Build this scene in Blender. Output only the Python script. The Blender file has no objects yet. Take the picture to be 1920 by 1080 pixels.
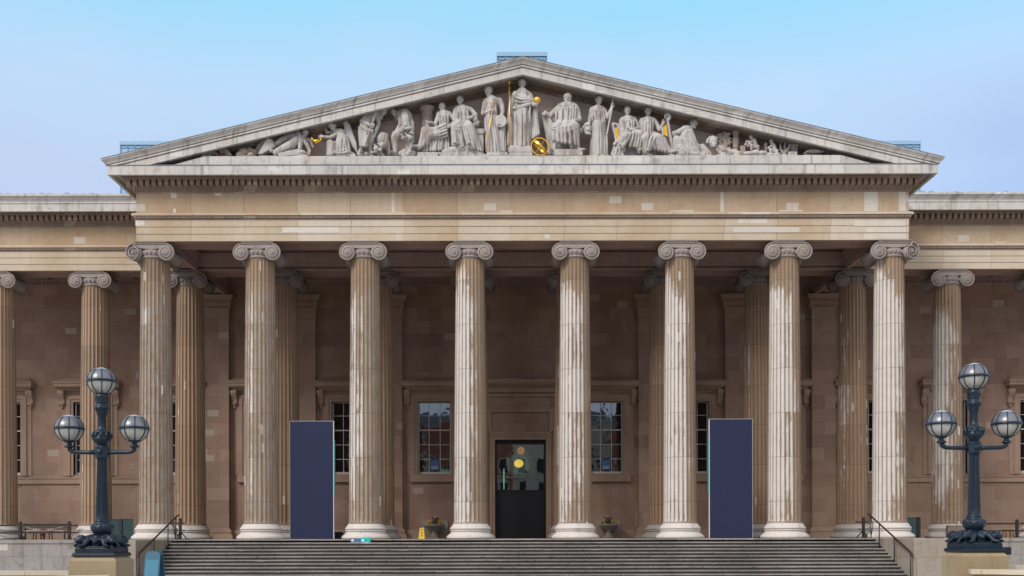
import bpy, bmesh, math, random
from mathutils import Vector, Matrix, noise as mnoise
R = math.radians
PI = math.pi
random.seed(7)
scene = bpy.context.scene
COL = scene.collection

# ------------------------------------------------------------------ camera
F, CX, CY = 1830.0, 955.5, 1008.0          # focal length / principal point of the 1920x1080 photo
CAMX, CAMD, CAMZ = -0.615, 45.0, 0.05
ROLL = 0.002
cam_d = bpy.data.cameras.new("camera")
cam = bpy.data.objects.new("camera", cam_d)
COL.objects.link(cam)
cam_d.sensor_width = 36
cam_d.lens = 36 * F / 1920
cam_d.shift_x = (960 - CX) / 1920
cam_d.shift_y = (CY - 540) / 1920
cam_d.clip_end = 3000
cam.matrix_world = (Matrix.Translation((CAMX, -CAMD, CAMZ)) @ Matrix.Rotation(R(90), 4, 'X')
                    @ Matrix.Rotation(-ROLL, 4, 'Z'))
scene.camera = cam

# ------------------------------------------------------------------ light
SUN_EL, SUN_AZ = R(38), R(-42)              # azimuth measured from the facade's outward normal, to the left
scene.view_settings.view_transform = 'Standard'
scene.view_settings.look = 'None'
scene.view_settings.gamma = 1.0
scene.view_settings.exposure = 0.7
w = bpy.data.worlds.new("World")
scene.world = w
w.use_nodes = True
wn = w.node_tree
bg = wn.nodes["Background"]
sky = wn.nodes.new("ShaderNodeTexSky")
sky.sky_type = 'NISHITA'
sky.sun_disc = False
sky.sun_elevation = SUN_EL
sky.sun_rotation = R(180 + 42)
sky.air_density = 1.0
sky.dust_density = 1.6
sky.ozone_density = 1.5
mixw = wn.nodes.new("ShaderNodeMix"); mixw.data_type = 'RGBA'
mixw.inputs[0].default_value = 0.72
# thin bright overcast veil over the clear sky: cyan overhead, pale lavender low down
tcw = wn.nodes.new("ShaderNodeTexCoord")
sepw = wn.nodes.new("ShaderNodeSeparateXYZ")
wn.links.new(tcw.outputs["Generated"], sepw.inputs[0])
rw = wn.nodes.new("ShaderNodeValToRGB")
e = rw.color_ramp.elements
e[0].position = 0.0; e[0].color = (4.6, 5.0, 6.4, 1)
e[1].position = 1.0; e[1].color = (3.4, 4.6, 6.0, 1)
for p_, c_ in ((0.28, (4.75, 5.5, 7.4, 1)), (0.34, (4.8, 5.85, 7.65, 1)), (0.41, (4.4, 6.45, 8.5, 1)), (0.475, (3.0, 6.6, 8.75, 1)), (0.6, (4.8, 6.2, 7.6, 1))):
    k_ = e.new(p_); k_.color = c_
wn.links.new(sepw.outputs[2], rw.inputs[0])
wn.links.new(sky.outputs[0], mixw.inputs[6])
# deeper blue bank low in the right of the view, soft uneven haze
hz = wn.nodes.new("ShaderNodeTexNoise"); hz.inputs["Scale"].default_value = 2.2; hz.inputs["Detail"].default_value = 4
mp = wn.nodes.new("ShaderNodeMapping"); mp.inputs["Scale"].default_value = (1.0, 1.0, 3.0)
wn.links.new(tcw.outputs["Generated"], mp.inputs[0]); wn.links.new(mp.outputs[0], hz.inputs["Vector"])


def wmath(op, a, b):
    q = wn.nodes.new("ShaderNodeMath"); q.operation = op; q.use_clamp = (op == 'MULTIPLY')
    for i, v in enumerate((a, b)):
        if isinstance(v, (int, float)): q.inputs[i].default_value = v
        else: wn.links.new(v, q.inputs[i])
    return q.outputs[0]


def wsm(v, a, b):
    q = wn.nodes.new("ShaderNodeMapRange"); q.interpolation_type = 'SMOOTHSTEP'
    wn.links.new(v, q.inputs[0]); q.inputs[1].default_value = a; q.inputs[2].default_value = b
    return q.outputs[0]


bank = wmath('MULTIPLY', wmath('MULTIPLY', wsm(sepw.outputs[0], 0.24, 0.46), wsm(sepw.outputs[2], 0.425, 0.33)), wsm(hz.outputs[0], 0.1, 0.6))
mixb = wn.nodes.new("ShaderNodeMix"); mixb.data_type = 'RGBA'
wn.links.new(bank, mixb.inputs[0]); wn.links.new(rw.outputs[0], mixb.inputs[6]); mixb.inputs[7].default_value = (3.4, 4.7, 7.3, 1)
mixh = wn.nodes.new("ShaderNodeMix"); mixh.data_type = 'RGBA'
wn.links.new(wmath('MULTIPLY', wsm(hz.outputs[0], 0.42, 0.70), 0.55), mixh.inputs[0]); wn.links.new(mixb.outputs[2], mixh.inputs[6]); mixh.inputs[7].default_value = (5.3, 6.6, 8.4, 1)
wn.links.new(mixh.outputs[2], mixw.inputs[7])
# unseen pale cloud half, added behind the photographer to light the portico
nzw = wn.nodes.new("ShaderNodeTexNoise"); nzw.inputs["Scale"].default_value = 3.0; nzw.inputs["Detail"].default_value = 5
wn.links.new(tcw.outputs["Generated"], nzw.inputs["Vector"])
cr = wn.nodes.new("ShaderNodeValToRGB")
cr.color_ramp.elements[0].position = 0.35; cr.color_ramp.elements[0].color = (7.0, 7.0, 7.1, 1)
cr.color_ramp.elements[1].position = 0.65; cr.color_ramp.elements[1].color = (9.2, 8.9, 8.6, 1)
wn.links.new(nzw.outputs[0], cr.inputs[0])
mrw = wn.nodes.new("ShaderNodeMapRange"); mrw.interpolation_type = 'SMOOTHSTEP'
mrw.inputs[1].default_value = 0.25; mrw.inputs[2].default_value = -0.25
wn.links.new(sepw.outputs[1], mrw.inputs[0])
mix2 = wn.nodes.new("ShaderNodeMix"); mix2.data_type = 'RGBA'
wn.links.new(mrw.outputs[0], mix2.inputs[0])
lowb = wn.nodes.new("ShaderNodeMix"); lowb.data_type = 'RGBA'
mrl = wn.nodes.new("ShaderNodeMapRange"); mrl.interpolation_type = 'SMOOTHSTEP'
mrl.inputs[1].default_value = 0.24; mrl.inputs[2].default_value = 0.10
wn.links.new(sepw.outputs[2], mrl.inputs[0]); wn.links.new(mrl.outputs[0], lowb.inputs[0])
wn.links.new(cr.outputs[0], lowb.inputs[6]); lowb.inputs[7].default_value = (4.2, 5.6, 7.8, 1)
wn.links.new(mixw.outputs[2], mix2.inputs[6]); wn.links.new(lowb.outputs[2], mix2.inputs[7])
wn.links.new(mix2.outputs[2], bg.inputs[0])
bg.inputs[1].default_value = 0.085
sun_d = bpy.data.lights.new("sun", 'SUN')
sun_d.energy = 1.6
sun_d.angle = R(22)
sun_d.color = (1.0, 0.965, 0.92)
sun = bpy.data.objects.new("sun", sun_d)
COL.objects.link(sun)
sv = Vector((math.cos(SUN_EL) * math.sin(SUN_AZ), -math.cos(SUN_EL) * math.cos(SUN_AZ), math.sin(SUN_EL)))
sun.rotation_euler = sv.to_track_quat('Z', 'Y').to_euler()
sun.location = sv * 200


def W(px, py, Y):
    """photo pixel + real depth plane Y -> world point"""
    d = Y + CAMD
    py = py + (px - CX) * ROLL
    return Vector(((px - CX) * d / F + CAMX, Y, CAMZ + (CY - py) * d / F))


# ------------------------------------------------------------------ mesh builder
class MB:
    def __init__(s):
        s.v = []; s.f = []; s.mi = []; s.sm = []; s.cur = 0; s.smooth = False

    def add(s, vs, fs, smooth=None):
        o = len(s.v)
        s.v += [tuple(p) for p in vs]
        for f in fs:
            s.f.append([i + o for i in f]); s.mi.append(s.cur)
            s.sm.append(s.smooth if smooth is None else smooth)
        return s

    def box(s, x0, x1, y0, y1, z0, z1):
        if x0 > x1: x0, x1 = x1, x0
        if y0 > y1: y0, y1 = y1, y0
        if z0 > z1: z0, z1 = z1, z0
        vs = [(x, y, z) for z in (z0, z1) for (x, y) in ((x0, y0), (x1, y0), (x1, y1), (x0, y1))]
        return s.add(vs, [(3, 2, 1, 0), (4, 5, 6, 7), (0, 1, 5, 4), (1, 2, 6, 5), (2, 3, 7, 6), (3, 0, 4, 7)], False)

    def bbox(s, x0, x1, y0, y1, z0, z1, b=0.01):
        """box with chamfered edges"""
        bm = bmesh.new()
        bmesh.ops.create_cube(bm, size=1)
        for v in bm.verts:
            v.co = Vector(((x0 + x1) / 2 + v.co.x * abs(x1 - x0), (y0 + y1) / 2 + v.co.y * abs(y1 - y0), (z0 + z1) / 2 + v.co.z * abs(z1 - z0)))
        bmesh.ops.bevel(bm, geom=bm.edges[:], offset=b, segments=2, affect='EDGES', profile=0.6)
        bm.verts.index_update()
        s.add([v.co for v in bm.verts], [[v.index for v in f.verts] for f in bm.faces], False)
        bm.free(); return s

    def prism_y(s, poly, y0, y1):
        """polygon in XZ (counter-clockwise seen from -Y) extruded from y0 (front) to y1"""
        n = len(poly)
        vs = [(x, y0, z) for x, z in poly] + [(x, y1, z) for x, z in poly]
        fs = [tuple(range(n)), tuple(range(2 * n - 1, n - 1, -1))]
        fs += [(i, i + n, (i + 1) % n + n, (i + 1) % n) for i in range(n)]
        return s.add(vs, fs, False)

    def prism_x(s, poly, x0, x1):
        """polygon in YZ extruded along X"""
        n = len(poly)
        vs = [(x0, y, z) for y, z in poly] + [(x1, y, z) for y, z in poly]
        fs = [tuple(range(n - 1, -1, -1)), tuple(range(n, 2 * n))]
        fs += [(i, (i + 1) % n, (i + 1) % n + n, i + n) for i in range(n)]
        return s.add(vs, fs, False)

    def lathe(s, prof, n=32, c=(0, 0, 0), axis='Z', smooth=True, a0=0.0):
        c = Vector(c)
        vs = []
        for (r, z) in prof:
            for i in range(n):
                a = a0 + 2 * PI * i / n
                x, y = r * math.cos(a), r * math.sin(a)
                if axis == 'Z': vs.append(c + Vector((x, y, z)))
                elif axis == 'Y': vs.append(c + Vector((x, z, y)))
                else: vs.append(c + Vector((z, x, y)))
        fs = []
        m = len(prof)
        for j in range(m - 1):
            for i in range(n):
                k = (i + 1) % n
                q = (j * n + i, j * n + k, (j + 1) * n + k, (j + 1) * n + i)
                fs.append(q if axis != 'Y' else q[::-1])
        cap0 = tuple(range(n - 1, -1, -1)); cap1 = tuple(range((m - 1) * n, m * n))
        if axis == 'Y': cap0, cap1 = cap0[::-1], cap1[::-1]
        fs += [cap0, cap1]
        return s.add(vs, fs, smooth)

    def tube(s, pts, rad, n=10, smooth=True, caps=True):
        pts = [Vector(p) for p in pts]
        if not isinstance(rad, (list, tuple)): rad = [rad] * len(pts)
        vs = []
        up = None
        for i, p in enumerate(pts):
            t = (pts[min(i + 1, len(pts) - 1)] - pts[max(i - 1, 0)])
            if t.length < 1e-9: t = Vector((0, 0, 1))
            t.normalize()
            if up is None:
                up = Vector((0, 1, 0)) if abs(t.y) < 0.9 else Vector((1, 0, 0))
            a = (up - t * up.dot(t))
            if a.length < 1e-6:
                a = t.orthogonal()
            a.normalize(); up = a
            b = t.cross(a)
            for k in range(n):
                g = 2 * PI * k / n
                vs.append(p + (a * math.cos(g) + b * math.sin(g)) * rad[i])
        fs = []
        for j in range(len(pts) - 1):
            for k in range(n):
                q = (k + 1) % n
                fs.append((j * n + k, j * n + q, (j + 1) * n + q, (j + 1) * n + k))
        if caps:
            fs += [tuple(range(n - 1, -1, -1)), tuple(range((len(pts) - 1) * n, len(pts) * n))]
        return s.add(vs, fs, smooth)

    def ell(s, c, r, n=14, m=9, rot=None, smooth=True):
        c = Vector(c)
        vs = [(0, 0, -1)]
        for j in range(1, m):
            ph = -PI / 2 + PI * j / m
            for i in range(n):
                a = 2 * PI * i / n
                vs.append((math.cos(ph) * math.cos(a), math.cos(ph) * math.sin(a), math.sin(ph)))
        vs.append((0, 0, 1))
        out = []
        for v in vs:
            q = Vector((v[0] * r[0], v[1] * r[1], v[2] * r[2]))
            if rot: q = rot @ q
            out.append(c + q)
        fs = [(0, 1 + (i + 1) % n, 1 + i) for i in range(n)]
        for j in range(m - 2):
            for i in range(n):
                k = (i + 1) % n
                fs.append((1 + j * n + i, 1 + j * n + k, 1 + (j + 1) * n + k, 1 + (j + 1) * n + i))
        L = len(vs) - 1
        fs += [(1 + (m - 2) * n + i, 1 + (m - 2) * n + (i + 1) % n, L) for i in range(n)]
        return s.add(out, fs, smooth)

    def capsule(s, p1, r1, p2, r2, n=10):
        """closed tapered capsule"""
        p1, p2 = Vector(p1), Vector(p2)
        t = p2 - p1
        if t.length < 1e-5:
            return s.ell(p1, (r1, r1, r1))
        t.normalize()
        pts, rad = [], []
        for k in (90, 60, 30):
            pts.append(p1 - t * r1 * math.sin(R(k))); rad.append(max(1e-4, r1 * math.cos(R(k))))
        pts += [p1, p2]; rad += [r1, r2]
        for k in (30, 60, 90):
            pts.append(p2 + t * r2 * math.sin(R(k))); rad.append(max(1e-4, r2 * math.cos(R(k))))
        return s.tube(pts, rad, n)

    def build(s, name, mats, parent=None):
        me = bpy.data.meshes.new(name)
        me.from_pydata(s.v, [], s.f)
        if not isinstance(mats, (list, tuple)): mats = [mats]
        for m in mats: me.materials.append(m)
        me.polygons.foreach_set("material_index", s.mi)
        me.polygons.foreach_set("use_smooth", s.sm)
        me.update()
        o = bpy.data.objects.new(name, me)
        COL.objects.link(o)
        if parent: o.parent = parent
        return o


def empty(name, loc=(0, 0, 0), rz=0):
    o = bpy.data.objects.new(name, None)
    o.empty_display_size = 0.2
    o.location = loc
    o.rotation_euler = (0, 0, rz)
    COL.objects.link(o)
    return o


def tag(o, label, cat, group=None, kind=None):
    if label: o["label"] = label
    if cat: o["category"] = cat
    if group: o["group"] = group
    if kind: o["kind"] = kind
    return o


def copy_tree(o, parent=None):
    c = o.copy()
    COL.objects.link(c)
    if parent is not None: c.parent = parent
    for ch in list(o.children):
        copy_tree(ch, c)
    return c


# ------------------------------------------------------------------ materials
class NT:
    def __init__(s, name):
        s.m = bpy.data.materials.new(name)
        s.m.use_nodes = True
        s.t = s.m.node_tree
        s.b = s.t.nodes["Principled BSDF"]
        s.b.inputs["Roughness"].default_value = 0.85
        s.b.inputs["Specular IOR Level"].default_value = 0.3

    def n(s, ty): return s.t.nodes.new(ty)

    def l(s, a, b): s.t.links.new(a, b)

    def put(s, sock, val):
        if isinstance(val, (int, float)):
            sock.default_value = val
        elif isinstance(val, (tuple, list)):
            sock.default_value = tuple(val) + (1,) if (len(val) == 3 and sock.type == 'RGBA') else tuple(val)
        else:
            s.l(val, sock)

    def math(s, op, a, b=0.0, clamp=False):
        q = s.n("ShaderNodeMath"); q.operation = op; q.use_clamp = clamp
        s.put(q.inputs[0], a); s.put(q.inputs[1], b)
        return q.outputs[0]

    def mix(s, f, a, b, blend='MIX'):
        q = s.n("ShaderNodeMix"); q.data_type = 'RGBA'; q.blend_type = blend
        s.put(q.inputs[0], f); s.put(q.inputs[6], a); s.put(q.inputs[7], b)
        return q.outputs[2]

    def noise(s, vec, scale=1, detail=3, rough=0.55):
        q = s.n("ShaderNodeTexNoise")
        s.l(vec, q.inputs["Vector"]); q.inputs["Scale"].default_value = scale
        q.inputs["Detail"].default_value = detail; q.inputs["Roughness"].default_value = rough
        return q.outputs[0]

    def smap(s, v, a, b, c=0.0, d=1.0):
        q = s.n("ShaderNodeMapRange"); q.interpolation_type = 'SMOOTHSTEP'
        s.put(q.inputs[0], v)
        for i, x in enumerate((a, b, c, d)): q.inputs[1 + i].default_value = x
        return q.outputs[0]

    def comb(s, x, y, z):
        q = s.n("ShaderNodeCombineXYZ")
        for i, k in enumerate((x, y, z)): s.put(q.inputs[i], k)
        return q.outputs[0]

    def pos(s):
        g = s.n("ShaderNodeNewGeometry"); q = s.n("ShaderNodeSeparateXYZ")
        s.l(g.outputs["Position"], q.inputs[0])
        return g.outputs["Position"], q.outputs[0], q.outputs[1], q.outputs[2]

    def obj(s):
        g = s.n("ShaderNodeTexCoord"); q = s.n("ShaderNodeSeparateXYZ")
        s.l(g.outputs["Object"], q.inputs[0])
        return g.outputs["Object"], q.outputs[0], q.outputs[1], q.outputs[2]

    def attr(s, name):
        a = s.n("ShaderNodeAttribute"); a.attribute_type = 'OBJECT'; a.attribute_name = name
        return a.outputs["Fac"]

    def brick(s, vec, c1, c2, cm, bw, bh, mortar=0.012, off=0.5):
        q = s.n("ShaderNodeTexBrick"); q.offset = off
        s.l(vec, q.inputs["Vector"])
        for k, v in (("Color1", c1), ("Color2", c2), ("Mortar", cm)):
            q.inputs[k].default_value = tuple(v) + (1,)
        q.inputs["Scale"].default_value = 1
        q.inputs["Mortar Size"].default_value = mortar
        q.inputs["Mortar Smooth"].default_value = 0.3
        q.inputs["Bias"].default_value = 0
        q.inputs["Brick Width"].default_value = bw
        q.inputs["Row Height"].default_value = bh
        return q.outputs[0], q.outputs[1]

    def bump(s, h, strength=0.3, dist=0.02):
        q = s.n("ShaderNodeBump")
        q.inputs["Strength"].default_value = strength; q.inputs["Distance"].default_value = dist
        s.l(h, q.inputs["Height"]); s.l(q.outputs[0], s.b.inputs["Normal"])

    def col(s, c): s.put(s.b.inputs["Base Color"], c)


def stone(name, c1, c2, bw=1.3, bh=0.7, zoff=0.0, joint=0.6, patch=0.04, patchc=(0.5, 0.46, 0.42), streak=0.35,
          stain=0.35, stainc=(0.12, 0.09, 0.07), pw=0.55, ph=0.32, mortar=0.014, rough=0.88):
    t = NT(name)
    P, x, y, z = t.pos()
    u = t.math('ADD', x, y)
    v = t.math('SUBTRACT', z, zoff)
    vec = t.comb(u, v, 0.0)
    cm = tuple(k * (1 - joint) for k in c1)
    bc, bf = t.brick(vec, c1, c2, cm, bw, bh, mortar)
    # large warm / cool drift of the stone
    n1 = t.noise(P, 0.35, 4)
    c = t.mix(t.smap(n1, 0.35, 0.7, 0, 0.6), bc, tuple(k * f for k, f in zip(c2, (1.06, 1.02, 0.97))))
    c = t.mix(t.smap(t.noise(P, 0.9, 4, 0.6), 0.5, 0.72, 0, 0.45), c, tuple(k * f for k, f in zip(c1, (0.98, 0.86, 0.72))))
    # repaired pieces of fresh stone
    if patch > 0:
        pc, _ = t.brick(vec, (0, 0, 0), (1, 1, 1), (0, 0, 0), pw, ph, 0.0, 0.37)
        pm = t.math('GREATER_THAN', pc, 1 - patch)
        c = t.mix(t.math('MULTIPLY', pm, 0.75), c, patchc)
    # rain streaks
    if streak > 0:
        sv_ = t.comb(t.math('MULTIPLY', u, 5.0), t.math('MULTIPLY', y, 2.0), t.math('MULTIPLY', z, 0.45))
        n2 = t.noise(sv_, 1.0, 5, 0.6)
        c = t.mix(t.smap(n2, 0.5, 0.78, 0, streak), c, stainc)
    if stain > 0:
        n3 = t.noise(P, 1.7, 6, 0.65)
        c = t.mix(t.smap(n3, 0.52, 0.8, 0, stain), c, stainc)
    # grain and small pits
    n4 = t.noise(P, 14, 4, 0.7)
    c = t.mix(0.5, c, t.mix(n4, (0.55, 0.55, 0.55), (1.45, 1.45, 1.45)), 'MULTIPLY')
    n5 = t.noise(P, 6.5, 2, 0.5)
    c = t.mix(t.smap(n5, 0.70, 0.76, 0, 0.45), c, stainc)
    t.col(c)
    t.b.inputs["Roughness"].default_value = rough
    h = t.math('ADD', t.math('MULTIPLY', bf, -0.8), t.math('MULTIPLY', n4, 0.6))
    t.bump(h, 0.35, 0.02)
    return t.m


M = {}
M['frieze'] = stone('frieze_stone', (0.365, 0.252, 0.162), (0.465, 0.365, 0.272), 2.42, 3.0, 13.0, 0.45, 0.05, (0.55, 0.5, 0.44), 0.25, 0.3, (0.24, 0.17, 0.11))
M['architrave'] = stone('architrave_stone', (0.415, 0.315, 0.215), (0.525, 0.455, 0.38), 2.42, 3.0, 13.0, 0.45, 0.04, (0.60, 0.56, 0.51), 0.2, 0.35, (0.33, 0.28, 0.17), 1.3, 0.44)
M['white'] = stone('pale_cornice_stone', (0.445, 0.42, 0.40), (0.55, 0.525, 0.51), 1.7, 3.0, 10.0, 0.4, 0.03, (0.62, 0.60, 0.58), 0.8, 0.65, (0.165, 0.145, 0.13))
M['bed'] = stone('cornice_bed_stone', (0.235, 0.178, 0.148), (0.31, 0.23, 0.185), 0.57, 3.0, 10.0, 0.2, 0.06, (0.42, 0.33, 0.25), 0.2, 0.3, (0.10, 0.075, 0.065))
M['wall'] = stone('portico_wall_stone', (0.268, 0.170, 0.130), (0.385, 0.264, 0.205), 1.35, 0.72, 0.0, 0.10, 0.013, (0.47, 0.39, 0.33), 0.22, 0.4, (0.20, 0.13, 0.11), 0.62, 0.36, 0.010)
M['trim'] = stone('window_trim_stone', (0.345, 0.235, 0.178), (0.39, 0.28, 0.215), 1.6, 0.9, 0.3, 0.10, 0.0, (0.4, 0.3, 0.3), 0.2, 0.25, (0.12, 0.08, 0.065))
M['ceil'] = stone('ceiling_stone', (0.31, 0.205, 0.18), (0.37, 0.26, 0.23), 1.2, 0.6, 0.1, 0.25, 0.0, (0.4, 0.3, 0.3), 0.2, 0.3, (0.11, 0.08, 0.07))
M['tymp'] = stone('tympanum_stone', (0.45, 0.36, 0.32), (0.52, 0.42, 0.385), 1.5, 0.75, 0.2, 0.25, 0.01, (0.4, 0.34, 0.3), 0.25, 0.35, (0.14, 0.105, 0.095))
M['plinth'] = stone('plinth_stone', (0.235, 0.22, 0.205), (0.30, 0.285, 0.285), 1.5, 0.85, -0.85, 0.4, 0.02, (0.55, 0.5, 0.45), 0.85, 0.8, (0.10, 0.09, 0.085))
M['cheek'] = stone('stair_wall_stone', (0.25, 0.215, 0.18), (0.30, 0.265, 0.23), 1.7, 0.78, -0.78, 0.4, 0.0, (0.5, 0.5, 0.4), 0.6, 0.5, (0.15, 0.115, 0.075))
M['pedestal'] = stone('pedestal_stone', (0.27, 0.21, 0.13), (0.31, 0.25, 0.165), 3.0, 3.0, -2.4, 0.2, 0.0, (0.5, 0.5, 0.4), 0.3, 0.45, (0.22, 0.16, 0.09))
M['coping'] = stone('coping_stone', (0.46, 0.42, 0.34), (0.52, 0.47, 0.39), 1.4, 3.0, -2.4, 0.4, 0.0, (0.5, 0.5, 0.4), 0.3, 0.4, (0.25, 0.21, 0.15))
M['step'] = stone('step_riser_stone', (0.040, 0.036, 0.038), (0.062, 0.055, 0.058), 2.1, 0.145, -1.885, 0.3, 0.0, (0.3, 0.3, 0.3), 0.3, 0.4, (0.04, 0.036, 0.036))  # near-black: the shade below each lip is put into the riser colour
M['nosing'] = stone('step_nosing_stone', (0.22, 0.205, 0.20), (0.29, 0.27, 0.265), 2.1, 0.145, -1.885, 0.6, 0.0, (0.3, 0.3, 0.3), 0.5, 0.75, (0.10, 0.09, 0.085), mortar=0.03)  # paler by wear and by light caught on the lip, both in the colour
M['floor'] = stone('floor_stone', (0.36, 0.32, 0.29), (0.42, 0.38, 0.345), 1.0, 1.0, 0, 0.3, 0.0, (0.3, 0.3, 0.3), 0.1, 0.3)


def paving():
    t = NT('forecourt_paving')
    P, x, y, z = t.pos()
    bc, bf = t.brick(t.comb(x, y, 0.0), (0.40, 0.375, 0.345), (0.47, 0.445, 0.41), (0.22, 0.2, 0.18), 0.9, 0.6, 0.012)
    n = t.noise(P, 0.5, 5)
    n2 = t.noise(P, 9, 4, 0.7)
    c = t.mix(t.smap(n, 0.4, 0.75, 0, 0.4), bc, (0.30, 0.28, 0.25))
    c = t.mix(0.4, c, t.mix(n2, (0.6, 0.6, 0.6), (1.4, 1.4, 1.4)), 'MULTIPLY')
    t.col(c)
    t.bump(t.math('MULTIPLY', bf, -1.0), 0.3, 0.01)
    return t.m


M['paving'] = paving()


def shaft_mat(name, capital=False):
    """fluted drums: brown stone under a chalky rain-washed crust; per-column amounts come from object properties"""
    t = NT(name)
    P, x, y, z = t.obj()
    wash, warm, seed = t.attr('wash'), t.attr('warm'), t.attr('seed')
    sd = t.math('MULTIPLY', seed, 17.3)
    drum = t.math('FLOOR', t.math('ADD', t.math('DIVIDE', z, 2.02), 0.17))
    wn_ = t.n("ShaderNodeTexWhiteNoise"); wn_.noise_dimensions = '2D'
    t.l(t.comb(drum, seed, 0.0), wn_.inputs["Vector"])
    dr = wn_.outputs[0]
    # radial direction
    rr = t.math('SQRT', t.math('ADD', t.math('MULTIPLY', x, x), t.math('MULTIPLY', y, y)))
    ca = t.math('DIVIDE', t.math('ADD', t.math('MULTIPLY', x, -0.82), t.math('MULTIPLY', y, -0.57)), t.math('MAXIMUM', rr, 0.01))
    sv_ = t.comb(t.math('ADD', t.math('MULTIPLY', x, 7.0), sd), t.math('MULTIPLY', y, 7.0), t.math('MULTIPLY', z, 0.30))
    ns = t.noise(sv_, 1.0, 5, 0.62)
    sv2 = t.comb(t.math('ADD', t.math('MULTIPLY', x, 16.0), sd), t.math('MULTIPLY', y, 16.0), t.math('MULTIPLY', z, 1.3))
    ns2 = t.noise(sv2, 1.0, 4, 0.65)
    nb = t.noise(t.comb(t.math('ADD', x, sd), y, z), 2.2, 6, 0.7)
    # bare stone
    cool = t.mix(ns, (0.20, 0.135, 0.085), (0.36, 0.258, 0.175))
    hot = t.mix(ns, (0.24, 0.142, 0.088), (0.40, 0.272, 0.182))
    c = t.mix(warm, cool, hot)
    c = t.mix(0.55, c, t.mix(dr, (0.78, 0.78, 0.78), (1.2, 1.2, 1.2)), 'MULTIPLY')
    c = t.mix(t.smap(nb, 0.55, 0.75, 0, 0.45), c, (0.12, 0.085, 0.06))
    # chalky crust
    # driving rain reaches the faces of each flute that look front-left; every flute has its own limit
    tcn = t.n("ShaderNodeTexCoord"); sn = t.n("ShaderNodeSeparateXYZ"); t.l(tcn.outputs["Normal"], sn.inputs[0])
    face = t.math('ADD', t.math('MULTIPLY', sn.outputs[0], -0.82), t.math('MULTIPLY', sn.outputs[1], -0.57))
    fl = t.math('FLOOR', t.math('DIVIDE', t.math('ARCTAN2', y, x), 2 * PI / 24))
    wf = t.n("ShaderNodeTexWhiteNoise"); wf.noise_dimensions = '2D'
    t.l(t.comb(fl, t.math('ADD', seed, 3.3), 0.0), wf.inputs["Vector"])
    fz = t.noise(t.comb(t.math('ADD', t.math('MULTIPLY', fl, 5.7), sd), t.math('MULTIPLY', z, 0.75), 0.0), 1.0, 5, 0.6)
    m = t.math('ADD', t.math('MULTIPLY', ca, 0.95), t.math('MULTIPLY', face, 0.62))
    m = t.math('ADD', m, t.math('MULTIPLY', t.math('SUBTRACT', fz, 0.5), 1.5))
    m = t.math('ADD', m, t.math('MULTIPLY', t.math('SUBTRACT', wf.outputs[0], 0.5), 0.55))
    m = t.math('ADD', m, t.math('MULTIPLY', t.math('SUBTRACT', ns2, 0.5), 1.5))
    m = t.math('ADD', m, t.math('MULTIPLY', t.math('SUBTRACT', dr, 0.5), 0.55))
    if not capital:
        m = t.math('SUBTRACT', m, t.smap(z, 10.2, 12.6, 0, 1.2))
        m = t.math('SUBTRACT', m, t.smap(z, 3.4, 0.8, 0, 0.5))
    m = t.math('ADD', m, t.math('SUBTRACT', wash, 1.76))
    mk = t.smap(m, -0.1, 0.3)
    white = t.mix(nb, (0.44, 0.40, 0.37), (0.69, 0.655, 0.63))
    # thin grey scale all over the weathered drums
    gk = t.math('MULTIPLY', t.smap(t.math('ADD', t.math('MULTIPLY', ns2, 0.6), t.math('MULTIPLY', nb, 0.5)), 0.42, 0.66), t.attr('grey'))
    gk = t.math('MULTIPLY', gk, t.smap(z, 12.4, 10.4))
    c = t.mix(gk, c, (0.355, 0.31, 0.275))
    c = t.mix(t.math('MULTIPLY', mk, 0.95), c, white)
    # shadow lines of the flute edges, put into the colour along the arrises
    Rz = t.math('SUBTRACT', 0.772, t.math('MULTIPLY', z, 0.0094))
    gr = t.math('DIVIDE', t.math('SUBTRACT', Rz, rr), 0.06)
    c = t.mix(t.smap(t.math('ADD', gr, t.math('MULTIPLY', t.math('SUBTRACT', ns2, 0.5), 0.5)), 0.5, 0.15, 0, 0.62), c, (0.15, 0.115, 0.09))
    # fine scabby speckle
    n4 = t.noise(P, 26, 3, 0.7)
    c = t.mix(0.55, c, t.mix(n4, (0.5, 0.5, 0.5), (1.5, 1.5, 1.5)), 'MULTIPLY')
    # small fresh-stone inserts
    bt = t.n("ShaderNodeTexVoronoi"); bt.feature = 'F1'; bt.distance = 'CHEBYCHEV'
    t.l(t.comb(t.math('ADD', t.math('MULTIPLY', x, 2.4), sd), t.math('MULTIPLY', y, 2.4), t.math('MULTIPLY', z, 0.62)), bt.inputs["Vector"])
    bt.inputs["Scale"].default_value = 1.0
    ins = t.math('LESS_THAN', bt.outputs["Distance"], 0.13)
    sepc = t.n("ShaderNodeSeparateColor"); t.l(bt.outputs["Color"], sepc.inputs[0])
    ins = t.math('MULTIPLY', ins, t.math('GREATER_THAN', sepc.outputs[0], 0.72))
    c = t.mix(t.math('MULTIPLY', ins, 0.7), c, (0.62, 0.58, 0.53))
    # joints between drums
    fr = t.math('FRACT', t.math('ADD', t.math('DIVIDE', z, 2.02), 0.17))
    j = t.math('LESS_THAN', fr, 0.011)
    if not capital:
        c = t.mix(t.math('MULTIPLY', j, 0.55), c, (0.09, 0.07, 0.055))
    t.col(c)
    t.bump(t.math('ADD', n4, nb), 0.35, 0.02)
    return t.m


M['shaft'] = shaft_mat('column_drum_stone')


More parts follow.
